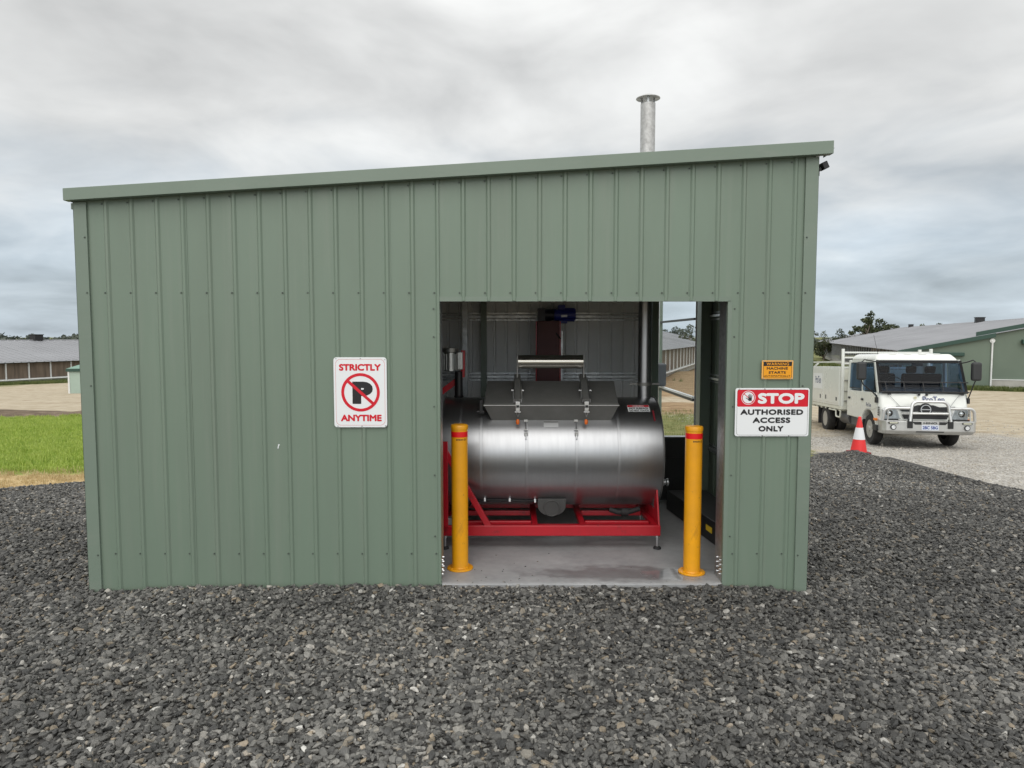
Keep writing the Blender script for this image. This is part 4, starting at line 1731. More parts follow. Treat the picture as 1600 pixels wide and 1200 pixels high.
# black hose coupling under the right end
mb = MB()
mb.tube([(.86, 6.0, .285), (.93, 5.98, .262), (1.02, 5.98, .265), (1.12, 6.0, .29)], .022, 10)
mb.cyl((.96, 5.985, .262), (1.02, 5.985, .265), .036, n=14)
dpart(mb, 'hose', RUBBER, smooth=True)
# small dark hinge bracket left of the hatch
mb = MB()
mb.cbox((-.262, 5.86, 1.21), (.03, .05, .11))
mb.cyl((-.30, 5.85, 1.165), (-.235, 5.85, 1.165), .014, n=10)
dpart(mb, 'side_latch', BLACK, bevel=.003)

# gearmotor above the left end of the drum
gm = thing('gear_motor', 'grey metal gear motor on a red bracket at the left end of the drum', 'motor', (-.545, 6.15, 1.26))
mb = MB()
mb.lathe([(.05, .235), (.055, .24), (.055, .40), (.07, .405), (.075, .44), (.05, .445), (0, .445)], (-.005, 0, 0), 'Z', 28)
mb.build('motor_body', mat('cast_aluminium', (.48, .49, .48), .36, .9, var=.12, vscale=12), gm, smooth=True)
mb = MB()
for a in range(0, 360, 30):
    mb.cbox((-.005 + .059 * math.cos(R(a)), .059 * math.sin(R(a)), .32), (.012, .004, .14), (0, 0, R(a)))
o_ = mb.build('cooling_fins', MATS['cast_aluminium'], gm)
mb = MB()
mb.cbox((.085, -.02, .33), (.05, .09, .16))
mb.build('terminal_box', MATS['cast_aluminium'], gm, bevel=.008)
mb = MB()
mb.lathe([(.035, .0), (.045, .01), (.036, .02), (.034, .232), (.04, .234)], (.07, 0, 0), 'Z', 20)
mb.build('coupling', BLACK, gm, smooth=True)
mb = MB()
mb.beam((.11, .03, .42), (.105, .03, .18), .035, .06)
mb.beam((.09, .06, .18), (-.12, .06, .02), .04, .05)
mb.build('bracket', RED, gm, bevel=.003)

# conveyor / elevator leg behind the drum with a blue drive motor
cv = thing('conveyor_leg', 'dark red upright conveyor casing with blue drive motor behind the drum', 'conveyor', (.375, 7.26, 0))
mb = MB()
mb.box(-.115, .115, -.09, .09, .0, 1.965)
mb.build('casing', DKRED, cv, bevel=.006)
for s in (-1, 1):
    mb = MB()
    mb.box(s * .124 - .006, s * .124 + .006, -.10, -.06, .0, 1.96)
    mb.build('side_rail', RED, cv)
mb = MB()
mb.box(.134, .150, -.095, -.07, .3, 1.86)
mb.build('conduit', GALV, cv)
mb = MB()
mb.cyl((-.105, -.02, 2.03), (.06, -.02, 2.03), .058, n=24)
mb.cbox((-.07, -.02, 2.03), (.075, .13, .13))
mb.build('gearbox', mat('dark_gearbox', (.014, .016, .03), .45), cv, smooth=True)
mb = MB()
mb.cyl((.065, -.02, 2.03), (.285, -.02, 2.03), .062, n=24)
mt = mb.build('drive_motor', BLUE, cv, smooth=True)
mb = MB()
for a in range(0, 360, 24):
    mb.cbox((.20, -.02 + .065 * math.cos(R(a)), 2.03 + .065 * math.sin(R(a))), (.15, .012, .004), (R(a), 0, 0))
mb.build('cooling_fins', BLUE, mt)
mb = MB()
mb.cbox((.14, -.02, 2.105), (.07, .08, .05))
mb.cbox((.16, -.02, 1.955), (.08, .07, .03))
mb.build('terminal_box', BLUE, mt, bevel=.005)
mb = MB()
mb.cbox((.165, -.086, 2.015), (.06, .003, .022))
mb.build('rating_plate', GALV, mt)
mb = MB()
mb.tube([(.11, -.03, 1.96), (.10, -.05, 1.90), (.085, -.09, 1.83), (.13, -.10, 1.78)], .008, 8)
mb.build('cable', RUBBER, cv, smooth=True)

# low black skid with yellow marks along the right wall
sk = thing('floor_skid', 'low black steel skid with yellow marks along the right wall inside the shed', 'skid', (1.80, 6.2, 0))
mb = MB()
mb.hexa([(.02, -.95, .0), (.24, -.95, .0), (.24, .95, .0), (-.18, .95, .0)], [(.02, -.95, .20), (.24, -.95, .20), (.24, .95, .20), (-.18, .95, .20)])
mb.build('frame', BLACK, sk, bevel=.006)
YM = mat('yellow_tape', (.75, .50, .02), .5)
for t0, t1 in ((.10, .19), (.235, .305), (.36, .43), (.55, .62)):
    mb = MB()
    f_ = lambda t: (.02 - .20 * t - .002, -.95 + 1.9 * t)
    a, b = f_(t0), f_(t1)
    mb.hexa([(a[0], a[1], .085), (b[0], b[1], .085), (b[0] - .003, b[1], .085), (a[0] - .003, a[1], .085)],
            [(a[0], a[1], .135), (b[0], b[1], .135), (b[0] - .003, b[1], .135), (a[0] - .003, a[1], .135)])
    mb.build('yellow_mark', YM, sk)
mb = MB()
mb.cbox((.12, -.3, .24), (.12, .5, .07))
mb.build('red_block', DKRED, sk, bevel=.005)

# ------------------------------------------------------------------ traffic cone
cz = float(yard_z(np.array(6.72), np.array(13.4)))
cz = float(pad_z(np.array(6.76), np.array(13.35))) + .025
cone = thing('traffic_cone', 'red traffic cone with a white sleeve at the edge of the dark gravel', 'cone', (6.78, 13.40, cz))
CR = mat('cone_red', (.75, .03, .03), .5, var=.06, vscale=6)
CW = mat('cone_white', (.75, .76, .78), .4)
mb = MB()
mb.prism(rrect(-.175, .175, -.175, .175, .04), ((0, 0, 0), (1, 0, 0), (0, 1, 0)), .028)
mb.build('base', mat('cone_base', (.20, .015, .015), .6), cone, bevel=.006)
rr_ = lambda h: .150 - (.150 - .028) * (h - .029) / (.70 - .029)
for nm, m_, a, b, ex in (('body', CR, .029, .2695, 0), ('sleeve', CW, .27, .4995, .003), ('top', CR, .50, .70, 0)):
    mb = MB()
    mb.lathe([(rr_(a) + ex, a), (rr_(b) + ex, b)], n=32)
    if nm == 'top':
        mb.lathe([(rr_(.7), .7), (.02, .712), (0, .712)], n=32)
    mb.build(nm, m_, cone, smooth=True)

# ------------------------------------------------------------------ white crew cab truck
TX, TY = 9.74, 15.98
tz = -0.83
truck = thing('truck', 'white crew cab flatbed truck with bull bar and tool boxes parked on the yard', 'truck', (TX, TY, tz), (R(-2.3), 0, R(-8.2)))
TW = mat('truck_white', (.72, .735, .70), .30, var=.04, vscale=1.5, coat=.35, rvar=.05)
ALU = mat('bullbar_alloy', (.66, .66, .65), .30, .75, var=.08, vscale=6)
BUMP = mat('bumper_alloy', (.50, .50, .485), .36, .55, var=.10, vscale=4)
DGREY = mat('dark_plastic', (.022, .023, .025), .5)
TYRE = mat('tyre_rubber', (.022, .021, .020), .82, var=.3, vscale=8, bump=.2)
RIMM = mat('rim_silver', (.42, .41, .38), .45, .4, var=.15, vscale=10)
LAMP = mat('lamp_reflector', (.78, .79, .80), .30, .45, var=.25, vscale=14)
LENS = glass_mat('lamp_lens', (.85, .87, .88), .03)
AMB = mat('amber_lens', (.75, .20, .01), .3)
CREAM = mat('toolbox_cream', (.66, .66, .58), .45, var=.05, vscale=2)
NAVY = mat('livery_navy', (.03, .05, .17), .4)
GREYB = mat('chassis_grey', (.035, .035, .036), .7, var=.3, vscale=6)


def tp(mb, name, m_, parent=None, **kw):
    return mb.build(name, m_, parent or truck, **kw)


AX, AXR, RW = 1.05, 4.50, .385
# cab lower body with wheel arch cut
arch = [(AX + .48 * math.cos(R(a)), .385 + .48 * math.sin(R(a))) for a in range(12, 175, 9)]
poly = [(2.62, .62), (2.62, 1.30), (.52, 1.30), (.52, .42), (AX - .49, .42)] + arch[::-1] + [(AX + .50, .60)]
mb = MB()
mb.prism(poly, ((-1.0, 0, 0), (0, 1, 0), (0, 0, 1)), 2.0)
body = tp(mb, 'cab_body', TW, bevel=.012, seg=2)
# rounded nose lofted round the front corners
prof = [(.33, .42), (.285, .50), (.268, .62), (.262, .74), (.265, .86), (.278, .96), (.292, 1.06), (.325, 1.18), (.362, 1.27), (.385, 1.301), (.44, 1.306)]
plan = [(-1.0, .53)] + [(-.90 - .10 * math.cos(R(a)), .16 * (1 - math.sin(R(a)))) for a in range(0, 91, 15)]
plan = [(x, max(0, dy) + (.055 * (abs(x) / .9) ** 2 if abs(x) <= .9001 else .055)) for x, dy in plan]
plan += [(x, .055 * (abs(x) / .9) ** 2) for x in (-.6, -.3, 0, .3, .6)]
plan += [(-x, dy) for x, dy in plan[:8]][::-1]
mb = MB()
vs = []
for y0_, z_ in prof:
    for x, dy in plan:
        vs.append((x, .521 if abs(x) > .9999 and dy > .5 else min(y0_ + .018 + dy, .52), z_))
npl = len(plan)
mb.add(vs, [(i * npl + k, i * npl + k + 1, (i + 1) * npl + k + 1, (i + 1) * npl + k) for i in range(len(prof) - 1) for k in range(npl - 1)])
tp(mb, 'cab_nose', TW, smooth=True, angle=60)
mb = MB()
mb.box(-.90, .90, .42, 2.58, 1.302, 1.312)
tp(mb, 'cab_floor', DGREY)
# roof
mb = MB()
mb.hexa([(-.90, .715, 2.02), (.90, .715, 2.02), (.90, 2.60, 2.04), (-.90, 2.60, 2.04)],
        [(-.80, .93, 2.175), (.80, .93, 2.175), (.80, 2.50, 2.19), (-.80, 2.50, 2.19)])
tp(mb, 'cab_roof', TW, bevel=.085, seg=4)
mb = MB()
for xx in (-.48, -.16, .16, .48):
    mb.hexa([(xx - .09, .90, 2.168), (xx + .09, .90, 2.168), (xx + .09, 1.6, 2.188), (xx - .09, 1.6, 2.188)],
            [(xx - .07, .95, 2.186), (xx + .07, .95, 2.186), (xx + .07, 1.6, 2.203), (xx - .07, 1.6, 2.203)])
tp(mb, 'roof_ribs', TW, bevel=.008)
# pillars
for s in (-1, 1):
    for nm, q in (('a_pillar', ((.972, .475, .05, .13), (.89, .82, .05, .13))),
                  ('b_pillar', ((.97, 1.50, .05, .13), (.885, 1.50, .05, .13))),
                  ('c_pillar', ((.97, 2.52, .05, .20), (.885, 2.52, .05, .20)))):
        (xb, yb_, wx, wy), (xt, yt, _, _) = q
        mb = MB()
        mb.hexa([(s * xb - wx / 2 * 1, yb_ - wy / 2, 1.30), (s * xb + wx / 2, yb_ - wy / 2, 1.30), (s * xb + wx / 2, yb_ + wy / 2, 1.30), (s * xb - wx / 2, yb_ + wy / 2, 1.30)],
                [(s * xt - wx / 2, yt - wy / 2, 2.035), (s * xt + wx / 2, yt - wy / 2, 2.035), (s * xt + wx / 2, yt + wy / 2, 2.035), (s * xt - wx / 2, yt + wy / 2, 2.035)])
        tp(mb, 'pillar', TW, bevel=.015)
mb = MB()
for xa, xb, za, zb in ((-.90, .90, 1.313, 1.52), (-.86, .86, 1.93, 2.03), (-.90, -.62, 1.521, 1.929), (.62, .90, 1.521, 1.929), (-.06, .06, 1.521, 1.929)):
    mb.box(xa, xb, 2.58, 2.61, za, zb)
tp(mb, 'rear_panel', TW)
# glass
G = lambda pts, nm, m_=CARGLASS: tp(MB().add(pts, [tuple(range(len(pts)))]), nm, m_)
G([(-.985, .404, 1.31), (.985, .404, 1.31), (.905, .725, 2.025), (-.905, .725, 2.025)], 'windscreen')
G([(-.62, 2.60, 1.52), (-.06, 2.60, 1.52), (-.06, 2.60, 1.93), (-.62, 2.60, 1.93)], 'rear_window')
G([(.06, 2.60, 1.52), (.62, 2.60, 1.52), (.62, 2.60, 1.93), (.06, 2.60, 1.93)], 'rear_window')
BLK = mat('screen_edge', (.008, .008, .009), .6, spec=.2)
mb = MB()
for s in (-1, 1):
    mb.add([(s * .99, .396, 1.305), (s * .93, .396, 1.305), (s * .85, .716, 2.03), (s * .91, .716, 2.03)], [(0, 1, 2, 3)])
mb.add([(-.93, .393, 1.305), (.93, .393, 1.305), (.925, .412, 1.345), (-.925, .412, 1.345)], [(0, 1, 2, 3)])
mb.add([(-.852, .689, 1.97), (.852, .689, 1.97), (.848, .714, 2.028), (-.848, .714, 2.028)], [(0, 1, 2, 3)])
tp(mb, 'windscreen_surround', BLK)
# interior
mb = MB()
mb.hexa([(-.88, .46, 1.313), (.88, .46, 1.313), (.88, .78, 1.313), (-.88, .78, 1.313)], [(-.88, .50, 1.40), (.88, .50, 1.40), (.88, .74, 1.44), (-.88, .74, 1.44)])
tp(mb, 'dashboard', DGREY, bevel=.02)
for xx in (-.5, .12, .55):
    mb = MB()
    mb.cbox((xx, 1.38, 1.52), (.46, .14, .42), (R(8), 0, 0))
    mb.cbox((xx, 1.42, 1.82), (.24, .09, .17), (R(8), 0, 0))
    tp(mb, 'seat', mat('seat_fabric', (.010, .011, .014), .9, spec=.2), bevel=.05, seg=3)
mb = MB()
mb.lathe([(.19, -.012), (.205, 0), (.19, .012)], n=24)
mt_ = Matrix.Translation((-.45, .86, 1.50)) @ Matrix.Rotation(R(55), 4, 'X')
mb.v = [tuple(mt_ @ Vector(p)) for p in mb.v]
mb.f = [f for f in mb.f if len(f) == 4]
tp(mb, 'steering_wheel', BLACK)
mb = MB()
mb.cbox((0, .76, 1.93), (.24, .04, .07))
tp(mb, 'interior_mirror', BLACK, bevel=.01)
# doors, both sides
for s in (-1, 1):
    sx = s * 1.0
    o_in, o_out = sx + s * .001, sx + s * .010
    for nm, pl in (('front_door', [(1.53, .60), (1.53, 1.305), (.52, 1.305), (.47, 1.22), (.47, .95), (.52, .92)] +
                    [(AX + .50 * math.cos(R(a)), .385 + .50 * math.sin(R(a))) for a in (105, 80, 60, 40, 26)]),
                   ('rear_door', [(2.52, .635), (2.52, 1.305), (1.545, 1.305), (1.545, .635)])):
        mb = MB()
        if s < 0:
            mb.prism(pl, ((o_out, 0, 0), (0, 1, 0), (0, 0, 1)), .009)
        else:
            mb.prism(pl, ((o_in, 0, 0), (0, 1, 0), (0, 0, 1)), .009)
        d_ = tp(mb, nm, TW, bevel=.004)
        hy = 1.43 if nm == 'front_door' else 2.40
        mb = MB()
        mb.cbox((sx + s * .02, hy, 1.10), (.03, .13, .055))
        mb.build('door_handle', DGREY, d_, bevel=.01)
        # window glass and dark seal
        if nm == 'front_door':
            q = [(.50, 1.31), (1.44, 1.31), (1.44, 2.0), (.80, 2.0)]
            q = [(.505, 1.19), (.80, 1.31), (1.435, 1.33), (1.435, 1.99), (.80, 1.99)]
        else:
            q = [(1.575, 1.36), (2.42, 1.36), (2.40, 1.98), (1.575, 1.99)]
        xo = lambda z: s * (1.002 - max(0, z - 1.30) * .118)
        mb = MB()
        vs = [(xo(z) + s * .006 if z > 1.3 else sx + s * .012, y, z) for y, z in q]
        gl = mb.add(vs, [tuple(range(len(vs)))]).build('door_glass', CARGLASS, d_)
        mb = MB()
        cxq, czq = sum(p[0] for p in q) / len(q), sum(p[1] for p in q) / len(q)
        inner = [(cxq + (y - cxq) * .94, czq + (z - czq) * .94) for y, z in q]
        vo = [(xo(z) + s * .009 if z > 1.3 else sx + s * .013, y, z) for y, z in q]
        vi = [(xo(z) + s * .009 if z > 1.3 else sx + s * .013, y, z) for y, z in inner]
        nq = len(q)
        mb.add(vo + vi, [(i, (i + 1) % nq, nq + (i + 1) % nq, nq + i) for i in range(nq)])
        mb.build('window_seal', BLACK, d_)
    # header over the door glass
    mb = MB()
    mb.hexa([(s * .895, .74, 1.985), (s * .905, .74, 1.985), (s * .905, 2.6, 1.985), (s * .895, 2.6, 1.985)],
            [(s * .885, .76, 2.05), (s * .90, .76, 2.05), (s * .90, 2.6, 2.05), (s * .885, 2.6, 2.05)])
    tp(mb, 'door_header', TW)
    # mirror
    mb = MB()
    mx_ = -1.42 if s < 0 else 1.12
    mb.cbox((mx_, .33, 1.83), (.215, .13, .44))
    mr_ = tp(mb, 'mirror', DGREY, bevel=.05, seg=3)
    mb = MB()
    mb.tube([(s * .90, .66, 2.02), (s * 1.0, .52, 2.05), (mx_ * .95, .36, 2.10), (mx_, .34, 2.04)], .014, 8)
    mb.tube([(mx_, .34, 1.63), (mx_ * .97, .36, 1.52), (s * 1.03, .44, 1.24), (s * 1.0, .46, 1.16)], .014, 8)
    mb.cbox((s * 1.02, .47, 1.13), (.05, .09, .13))
    mb.build('mirror_arm', BLACK, mr_)
    # front wheel and rear dual wheels
    for wy, wxs in ((AX, (.86,)), (AXR, (.91, .61))):
        for wx in wxs:
            hub = MB()
            hub.lathe([(.0, s * .045), (.055, s * .045), (.075, s * .02), (.11, s * .0), (.11, s * -.02), (0, s * -.02)], (s * wx + s * (.08 if wy == AX else .0), wy, RW), 'X', 20)
            wh = tp(hub, 'wheel', RIMM, smooth=True)
            mb = MB()
            r0, wt = RW, .105
            mb.lathe([(.225, -wt), (.30, -wt - .006), (r0 - .035, -wt - .002), (r0 - .008, -wt + .025), (r0, -wt + .045), (r0 + .002, 0), (r0, wt - .045),
                      (r0 - .008, wt - .025), (r0 - .035, wt + .002), (.30, wt + .006), (.225, wt)], (s * wx, wy, RW), 'X', 44)
            mb.f = [f for f in mb.f if len(f) == 4]
            mb.build('tyre', TYRE, wh, smooth=True)
            mb = MB()
            dsh = .085 if wy == AX else -.02
            mb.lathe([(.224, s * .10), (.214, s * .095), (.205, s * .03), (.16, s * dsh), (.10, s * (dsh - .01)), (.0, s * (dsh - .012))], (s * wx, wy, RW), 'X', 36)
            mb.build('rim', RIMM, wh, smooth=True)
            if wx == wxs[0]:
                mb = MB()
                for a in range(0, 360, 60):
                    yy, zz = wy + .155 * math.cos(R(a)), RW + .155 * math.sin(R(a))
                    mb.cyl((s * wx + s * (dsh - .01), yy, zz), (s * wx + s * (dsh + .004), yy, zz), .030, n=10)
                mb.build('rim_holes', BLACK, wh)
                mb = MB()
                for a in range(30, 390, 60):
                    yy, zz = wy + .115 * math.cos(R(a)), RW + .115 * math.sin(R(a))
                    mb.cyl((s * wx + s * (dsh - .01), yy, zz), (s * wx + s * (dsh + .022), yy, zz), .014, n=6)
                mb.build('wheel_nuts', ZINC, wh)
    # flares and mud flap
    mb = MB()
    mb.box(min(s * .72, s * .98), max(s * .72, s * .98), AX + .43, AX + .45, .25, .62)
    tp(mb, 'mud_flap', RUBBER)
    mb = MB()
    mb.box(min(s * .55, s * 1.05), max(s * .55, s * 1.05), AXR + .55, AXR + .565, .2, .70)
    tp(mb, 'mud_flap', RUBBER)
    # headlight
    o = (0, .262, 0)
    lamp = [(.63, .72), (.965, .70), (.965, .93), (.80, .985), (.66, .985)]
    lamp = [(.555, .70), (.92, .69), (.94, .91), (.88, .965), (.70, .985), (.655, .965)]
    mb = MB()
    mb.prism([(s * a, b) for a, b in (lamp if s > 0 else lamp)], ((0, .345, 0), (1, 0, 0), (0, 0, 1)), .091)
    hl = tp(mb, 'headlight', LAMP, bevel=.006)
    mb = MB()
    mb.lathe([(.02, .0), (.075, .012), (.082, .02), (.0, .021)], (s * .80, .232, .83), 'Y', 20)
    mb.build('lamp_bowl', mat('lamp_chrome', (.8, .8, .8), .08, 1.0), hl, smooth=True)
    mb = MB()
    mb.prism([(s * a, b) for a, b in lamp], ((0, .235, 0), (1, 0, 0), (0, 0, 1)), .004)
    mb.build('lens', LENS, hl)
    mb = MB()
    mb.box(min(s * .60, s * .97), max(s * .60, s * .97), .245, .26, .665, .695)
    tp(mb, 'lamp_trim', BLACK)
    # side indicator and corner vent
    mb = MB()
    mb.cbox((s * 1.035, .47, .665), (.06, .13, .06))
    tp(mb, 'side_indicator', AMB, bevel=.012)
    mb = MB()
    for k_ in range(5):
        mb.cbox((s * 1.006, .36, .78 + .045 * k_), (.01, .10, .028))
    tp(mb, 'corner_vent', DGREY)
    # step below the door behind the bumper
    mb = MB()
    mb.box(min(s * .80, s * 1.05), max(s * .80, s * 1.05), .38, .62, .40, .53)
    tp(mb, 'step', DGREY, bevel=.01)
# grilles
mb = MB()
mb.prism([(-.66, 1.0), (-.52, .875), (.52, .875), (.66, 1.0), (.30, .985), (.17, 1.03), (-.17, 1.03), (-.30, .985)], ((0, .272, 0), (1, 0, 0), (0, 0, 1)), .016)
tp(mb, 'upper_grille', DGREY, bevel=.005)
mb = MB()
mb.cyl((0, .262, .925), (0, .240, .925), .15, n=36)
tp(mb, 'badge_backing', BLACK, smooth=True)
mb = MB()
mb.ring((0, .925), .098, .116, ((0, .2385, 0), (1, 0, 0), (0, 0, 1)), .006, 40)
mb.box(-.10, .10, .2325, .2385, .917, .934)
tp(mb, 'badge', ZINC)
mb = MB()
mb.prism([(-.52, .80), (-.47, .70), (.47, .70), (.52, .80)], ((0, .262, 0), (1, 0, 0), (0, 0, 1)), .010)
tp(mb, 'lower_grille', BLACK)
mb = MB()
mb.prism([(-.50, .855), (-.52, .805), (.52, .805), (.50, .855)], ((0, .268, 0), (1, 0, 0), (0, 0, 1)), .016)
tp(mb, 'grille_bar', ALU, bevel=.004)
# bonnet livery and crease lines
FRB = ((0, .300, 0), (1, 0, 0), (0, -.02, 1))
bn = Vector((0, -.08, .28)).normalized()
fb = ((0, .3355 - .004, 1.18), (1, 0, 0), (0, .275, .961))
lt = text('ProTen', NAVY, truck, fb, (.20, -.012), .48, .135, 0, .004, fat=.015, name='bonnet_lettering')
mb = MB()
for a, b in ((-.205, -.145), (.03, .10)):
    pass
for s in (-1, 1):
    mb.beam((s * .80, .378, 1.29), (s * .56, .295, 1.00), .007, .004, (0, -1, 0))
tp(mb, 'bonnet_crease', mat('panel_gap', (.18, .19, .19), .6))
mb = MB()
mb.ring((-.20, .02), .012, .035, fb, .004, 16)
tp(mb, 'bonnet_emblem', mat('pale_gold', (.55, .52, .36), .5))
# alloy bumper
mb = MB()
out = [(-1.0, .42), (-1.01, .12), (-.95, .03), (-.60, 0), (.60, 0), (.96, .03), (1.04, .12), (1.03, .42)]
top = [(x, y, .665) for x, y in out]
mid = [(x, y, .43) for x, y in out]
bot = [(x * .97, y + .07, .35) for x, y in out]
nO = len(out)
mb.add(top + mid + bot, [(i, i + 1, nO + i + 1, nO + i) for i in range(nO - 1)] + [(nO + i, nO + i + 1, 2 * nO + i + 1, 2 * nO + i) for i in range(nO - 1)] +
       [tuple(range(nO))[::-1], tuple(range(2 * nO, 3 * nO)), (0, nO, 2 * nO - 1, nO - 1), (nO, 2 * nO, 3 * nO - 1, 2 * nO - 1)])
bp_ = tp(mb, 'bumper', BUMP, bevel=.012)
FRT = ((0, -.0005, 0), (1, 0, 0), (0, 0, 1))
mb = MB()
mb.prism([(-.40, .655), (-.33, .585), (.33, .585), (.40, .655)], FRT, .004)
mb.build('air_slot', BLACK, bp_)
mb = MB()
mb.prism(rrect(-.19, .19, .585, .655, .012), ((0, -.005, 0), (1, 0, 0), (0, 0, 1)), .003)
pl_ = mb.build('name_plate', BUMP, bp_)
text('HINO', SIGNK, pl_, ((0, -.0085, 0), (1, 0, 0), (0, 0, 1)), (0, .624), .30, .050, 0, 0, fat=.10)
mb = MB()
mb.prism(rrect(-.186, .186, .455, .580, .01), FRT, .006)
np_ = mb.build('number_plate', mat('plate_white', (.62, .66, .74), .4), bp_)
text('2BC 5BG', mat('plate_blue', (.03, .06, .25), .4), np_, ((0, -.0072, 0), (1, 0, 0), (0, 0, 1)), (0, .517), .33, .076, 0, 0, fat=.05)
mb = MB()
mb.box(-.30, .30, -.003, .03, .405, .428)
mb.build('lower_slot', BLACK, bp_)
for s in (-1, 1):
    mb = MB()
    mb.box(s * .44 - .06, s * .44 + .06, -.022, -.0008, .50, .72)
    mb.build('bar_mount', BLACK, bp_, bevel=.01)
    mb = MB()
    mb.cyl((s * .80, .012, .52), (s * .80, -.012, .52), .062, n=24)
    fg = mb.build('fog_lamp', BLACK, bp_, smooth=True)
    mb = MB()
    mb.cyl((s * .80, -.012, .52), (s * .80, -.017, .52), .045, n=20)
    mb.build('lamp_glass', LAMP, fg, smooth=True)
    mb = MB()
    mb.prism(rrect(s * .80 - .105, s * .80 + .105, .598, .645, .012), ((0, .014, 0), (1, 0, 0), (0, 0, 1)), .022)
    il = mb.build('indicator_lamp', BLACK, bp_)
    mb = MB()
    mb.prism(rrect(s * .80 - .088, s * .80 + .088, .608, .635, .008), ((0, -.0085, 0), (1, 0, 0), (0, 0, 1)), .003)
    mb.build('lamp_glass', mat('pale_lens', (.60, .60, .48), .3), il)
# bull bar tubes
mb = MB()


def bend(pts, r=.09, n=6):
    out_ = [Vector(pts[0])]
    for a, b, c in zip(pts, pts[1:], pts[2:]):
        a, b, c = Vector(a), Vector(b), Vector(c)
        d0, d1 = (a - b).normalized(), (c - b).normalized()
        p0, p1 = b + d0 * r, b + d1 * r
        for i in range(n + 1):
            t = i / n
            out_.append(p0 * (1 - t) ** 2 + b * 2 * t * (1 - t) + p1 * t * t)
    out_.append(Vector(pts[-1]))
    return out_


mb.tube(bend([(-.44, -.01, .66), (-.385, .03, 1.12), (.385, .03, 1.12), (.44, -.01, .66)], .14, 8), .036, 14)
tp(mb, 'bull_bar_hoop', ALU, smooth=True)
mb = MB()
mb.cyl((-.415, .01, .845), (.415, .01, .845), .026, n=12)
tp(mb, 'bull_bar_rail', ALU, smooth=True)
for s in (-1, 1):
    mb = MB()
    mb.tube(bend([(s * .40, .03, .965), (s * .97, .075, .965), (s * 1.01, .10, .66)], .12, 8), .032, 12)
    mb.cyl((s * .90, .08, .66), (s * .885, .08, .955), .014, n=8)
    tp(mb, 'bull_bar_wing', ALU, smooth=True)
# screen guard and wipers
mb = MB()
for zz, yy in ((1.545, .44), (1.335, .33)):
    mb.cyl((-.98, yy, zz), (.98, yy, zz), .013, n=8)
for xx in (-.83, -.42, 0, .42, .83):
    mb.cyl((xx, .33, 1.335), (xx, .44, 1.545), .011, n=6)
tp(mb, 'screen_guard', BLACK)
for xa, xb in ((-.12, -.72), (.05, .72)):
    mb = MB()
    mb.beam((xa, .345, 1.29), (xb, .40, 1.345), .02, .014)
    mb.cbox((xa, .335, 1.275), (.05, .03, .05))
    tp(mb, 'wiper', BLACK)
mb = MB()
for s in (-.78, .83):
    mb.cbox((s, .335, 1.285), (.07, .03, .04))
tp(mb, 'guard_bracket', BLACK)
mb = MB()
mb.cyl((-.55, 1.7, 2.19), (-.66, 1.75, 2.75), .006, .003, n=6)
tp(mb, 'aerial', BLACK)
# door livery
fd = ((-1.0125, 0, 0), (0, -1, 0), (0, 0, 1))
text('ProTen', NAVY, truck, fd, (-1.0, .985), .32, .10, .01, 0, name='door_lettering')
mb = MB()
mb.box(-1.0135, -1.0125, .82, 1.18, .885, .895)
tp(mb, 'door_strapline', mat('pale_ink', (.35, .37, .42), .5))
# chassis
mb = MB()
for s in (-1, 1):
    mb.box(s * .40 - .04, s * .40 + .04, .5, 6.9, .45, .68)
mb.box(-.7, .7, AX - .06, AX + .06, .30, .42)
mb.box(-.9, .9, AXR - .08, AXR + .08, .30, .46)
mb.box(-.7, .7, .45, 1.7, .36, .55)
tp(mb, 'chassis', GREYB)
mb = MB()
mb.cyl((-.72, 2.75, .52), (-.72, 3.55, .52), .20, n=24)
mb.box(-.86, -.52, 2.2, 2.7, .36, .62)
tp(mb, 'fuel_tank', mat('tank_grey', (.12, .12, .125), .5, .3), smooth=True)
# tray, headboard and tool boxes
TL_, TR_ = -1.06, 1.27
mb = MB()
mb.box(TL_, TR_, 2.92, 6.9, .74, .83)
for k_ in range(9):
    mb.box(TL_ + .02, TR_ - .02, 3.1 + k_ * .42, 3.2 + k_ * .42, .685, .738)
tray = tp(mb, 'tray', CREAM, bevel=.006)
mb = MB()
mb.tube(bend([(TL_ + .02, 3.02, .72), (TL_ + .02, 3.05, .52), (TL_ + .02, 3.40, .52), (TL_ + .02, 3.42, .70)], .06, 4), .022, 8)
mb.cyl((TL_ + .02, 3.4, .69), (TL_ + .02, 4.05, .69), .018, n=8)
mb.build('rope_rail', CREAM, tray, smooth=True)
for xx in (TL_ + .035, TR_ - .035, .95):
    mb = MB()
    mb.box(xx - .035, xx + .035, 2.92, 2.99, .832, 2.42 if xx != .95 else 2.40)
    tp(mb, 'headboard_post', TW, bevel=.006)
mb = MB()
for zz in (2.32, 2.18, 2.02, 1.90):
    mb.box(TL_ + .075, TR_ - .075, 2.93, 2.98, zz - .022, zz + .022)
tp(mb, 'headboard_rails', TW, bevel=.004)
mb = MB()
mb.box(TL_ + .075, TR_ - .075, 2.94, 2.955, .834, 1.86)
hb_ = tp(mb, 'headboard_panel', CREAM)
mb = MB()
for zz in (1.55, 1.25, .98):
    mb.box(TL_ + .08, TL_ + .60, 2.90, 2.938, zz - .012, zz + .012)
mb.build('ladder_step', mat('step_grey', (.25, .25, .24), .6), hb_)
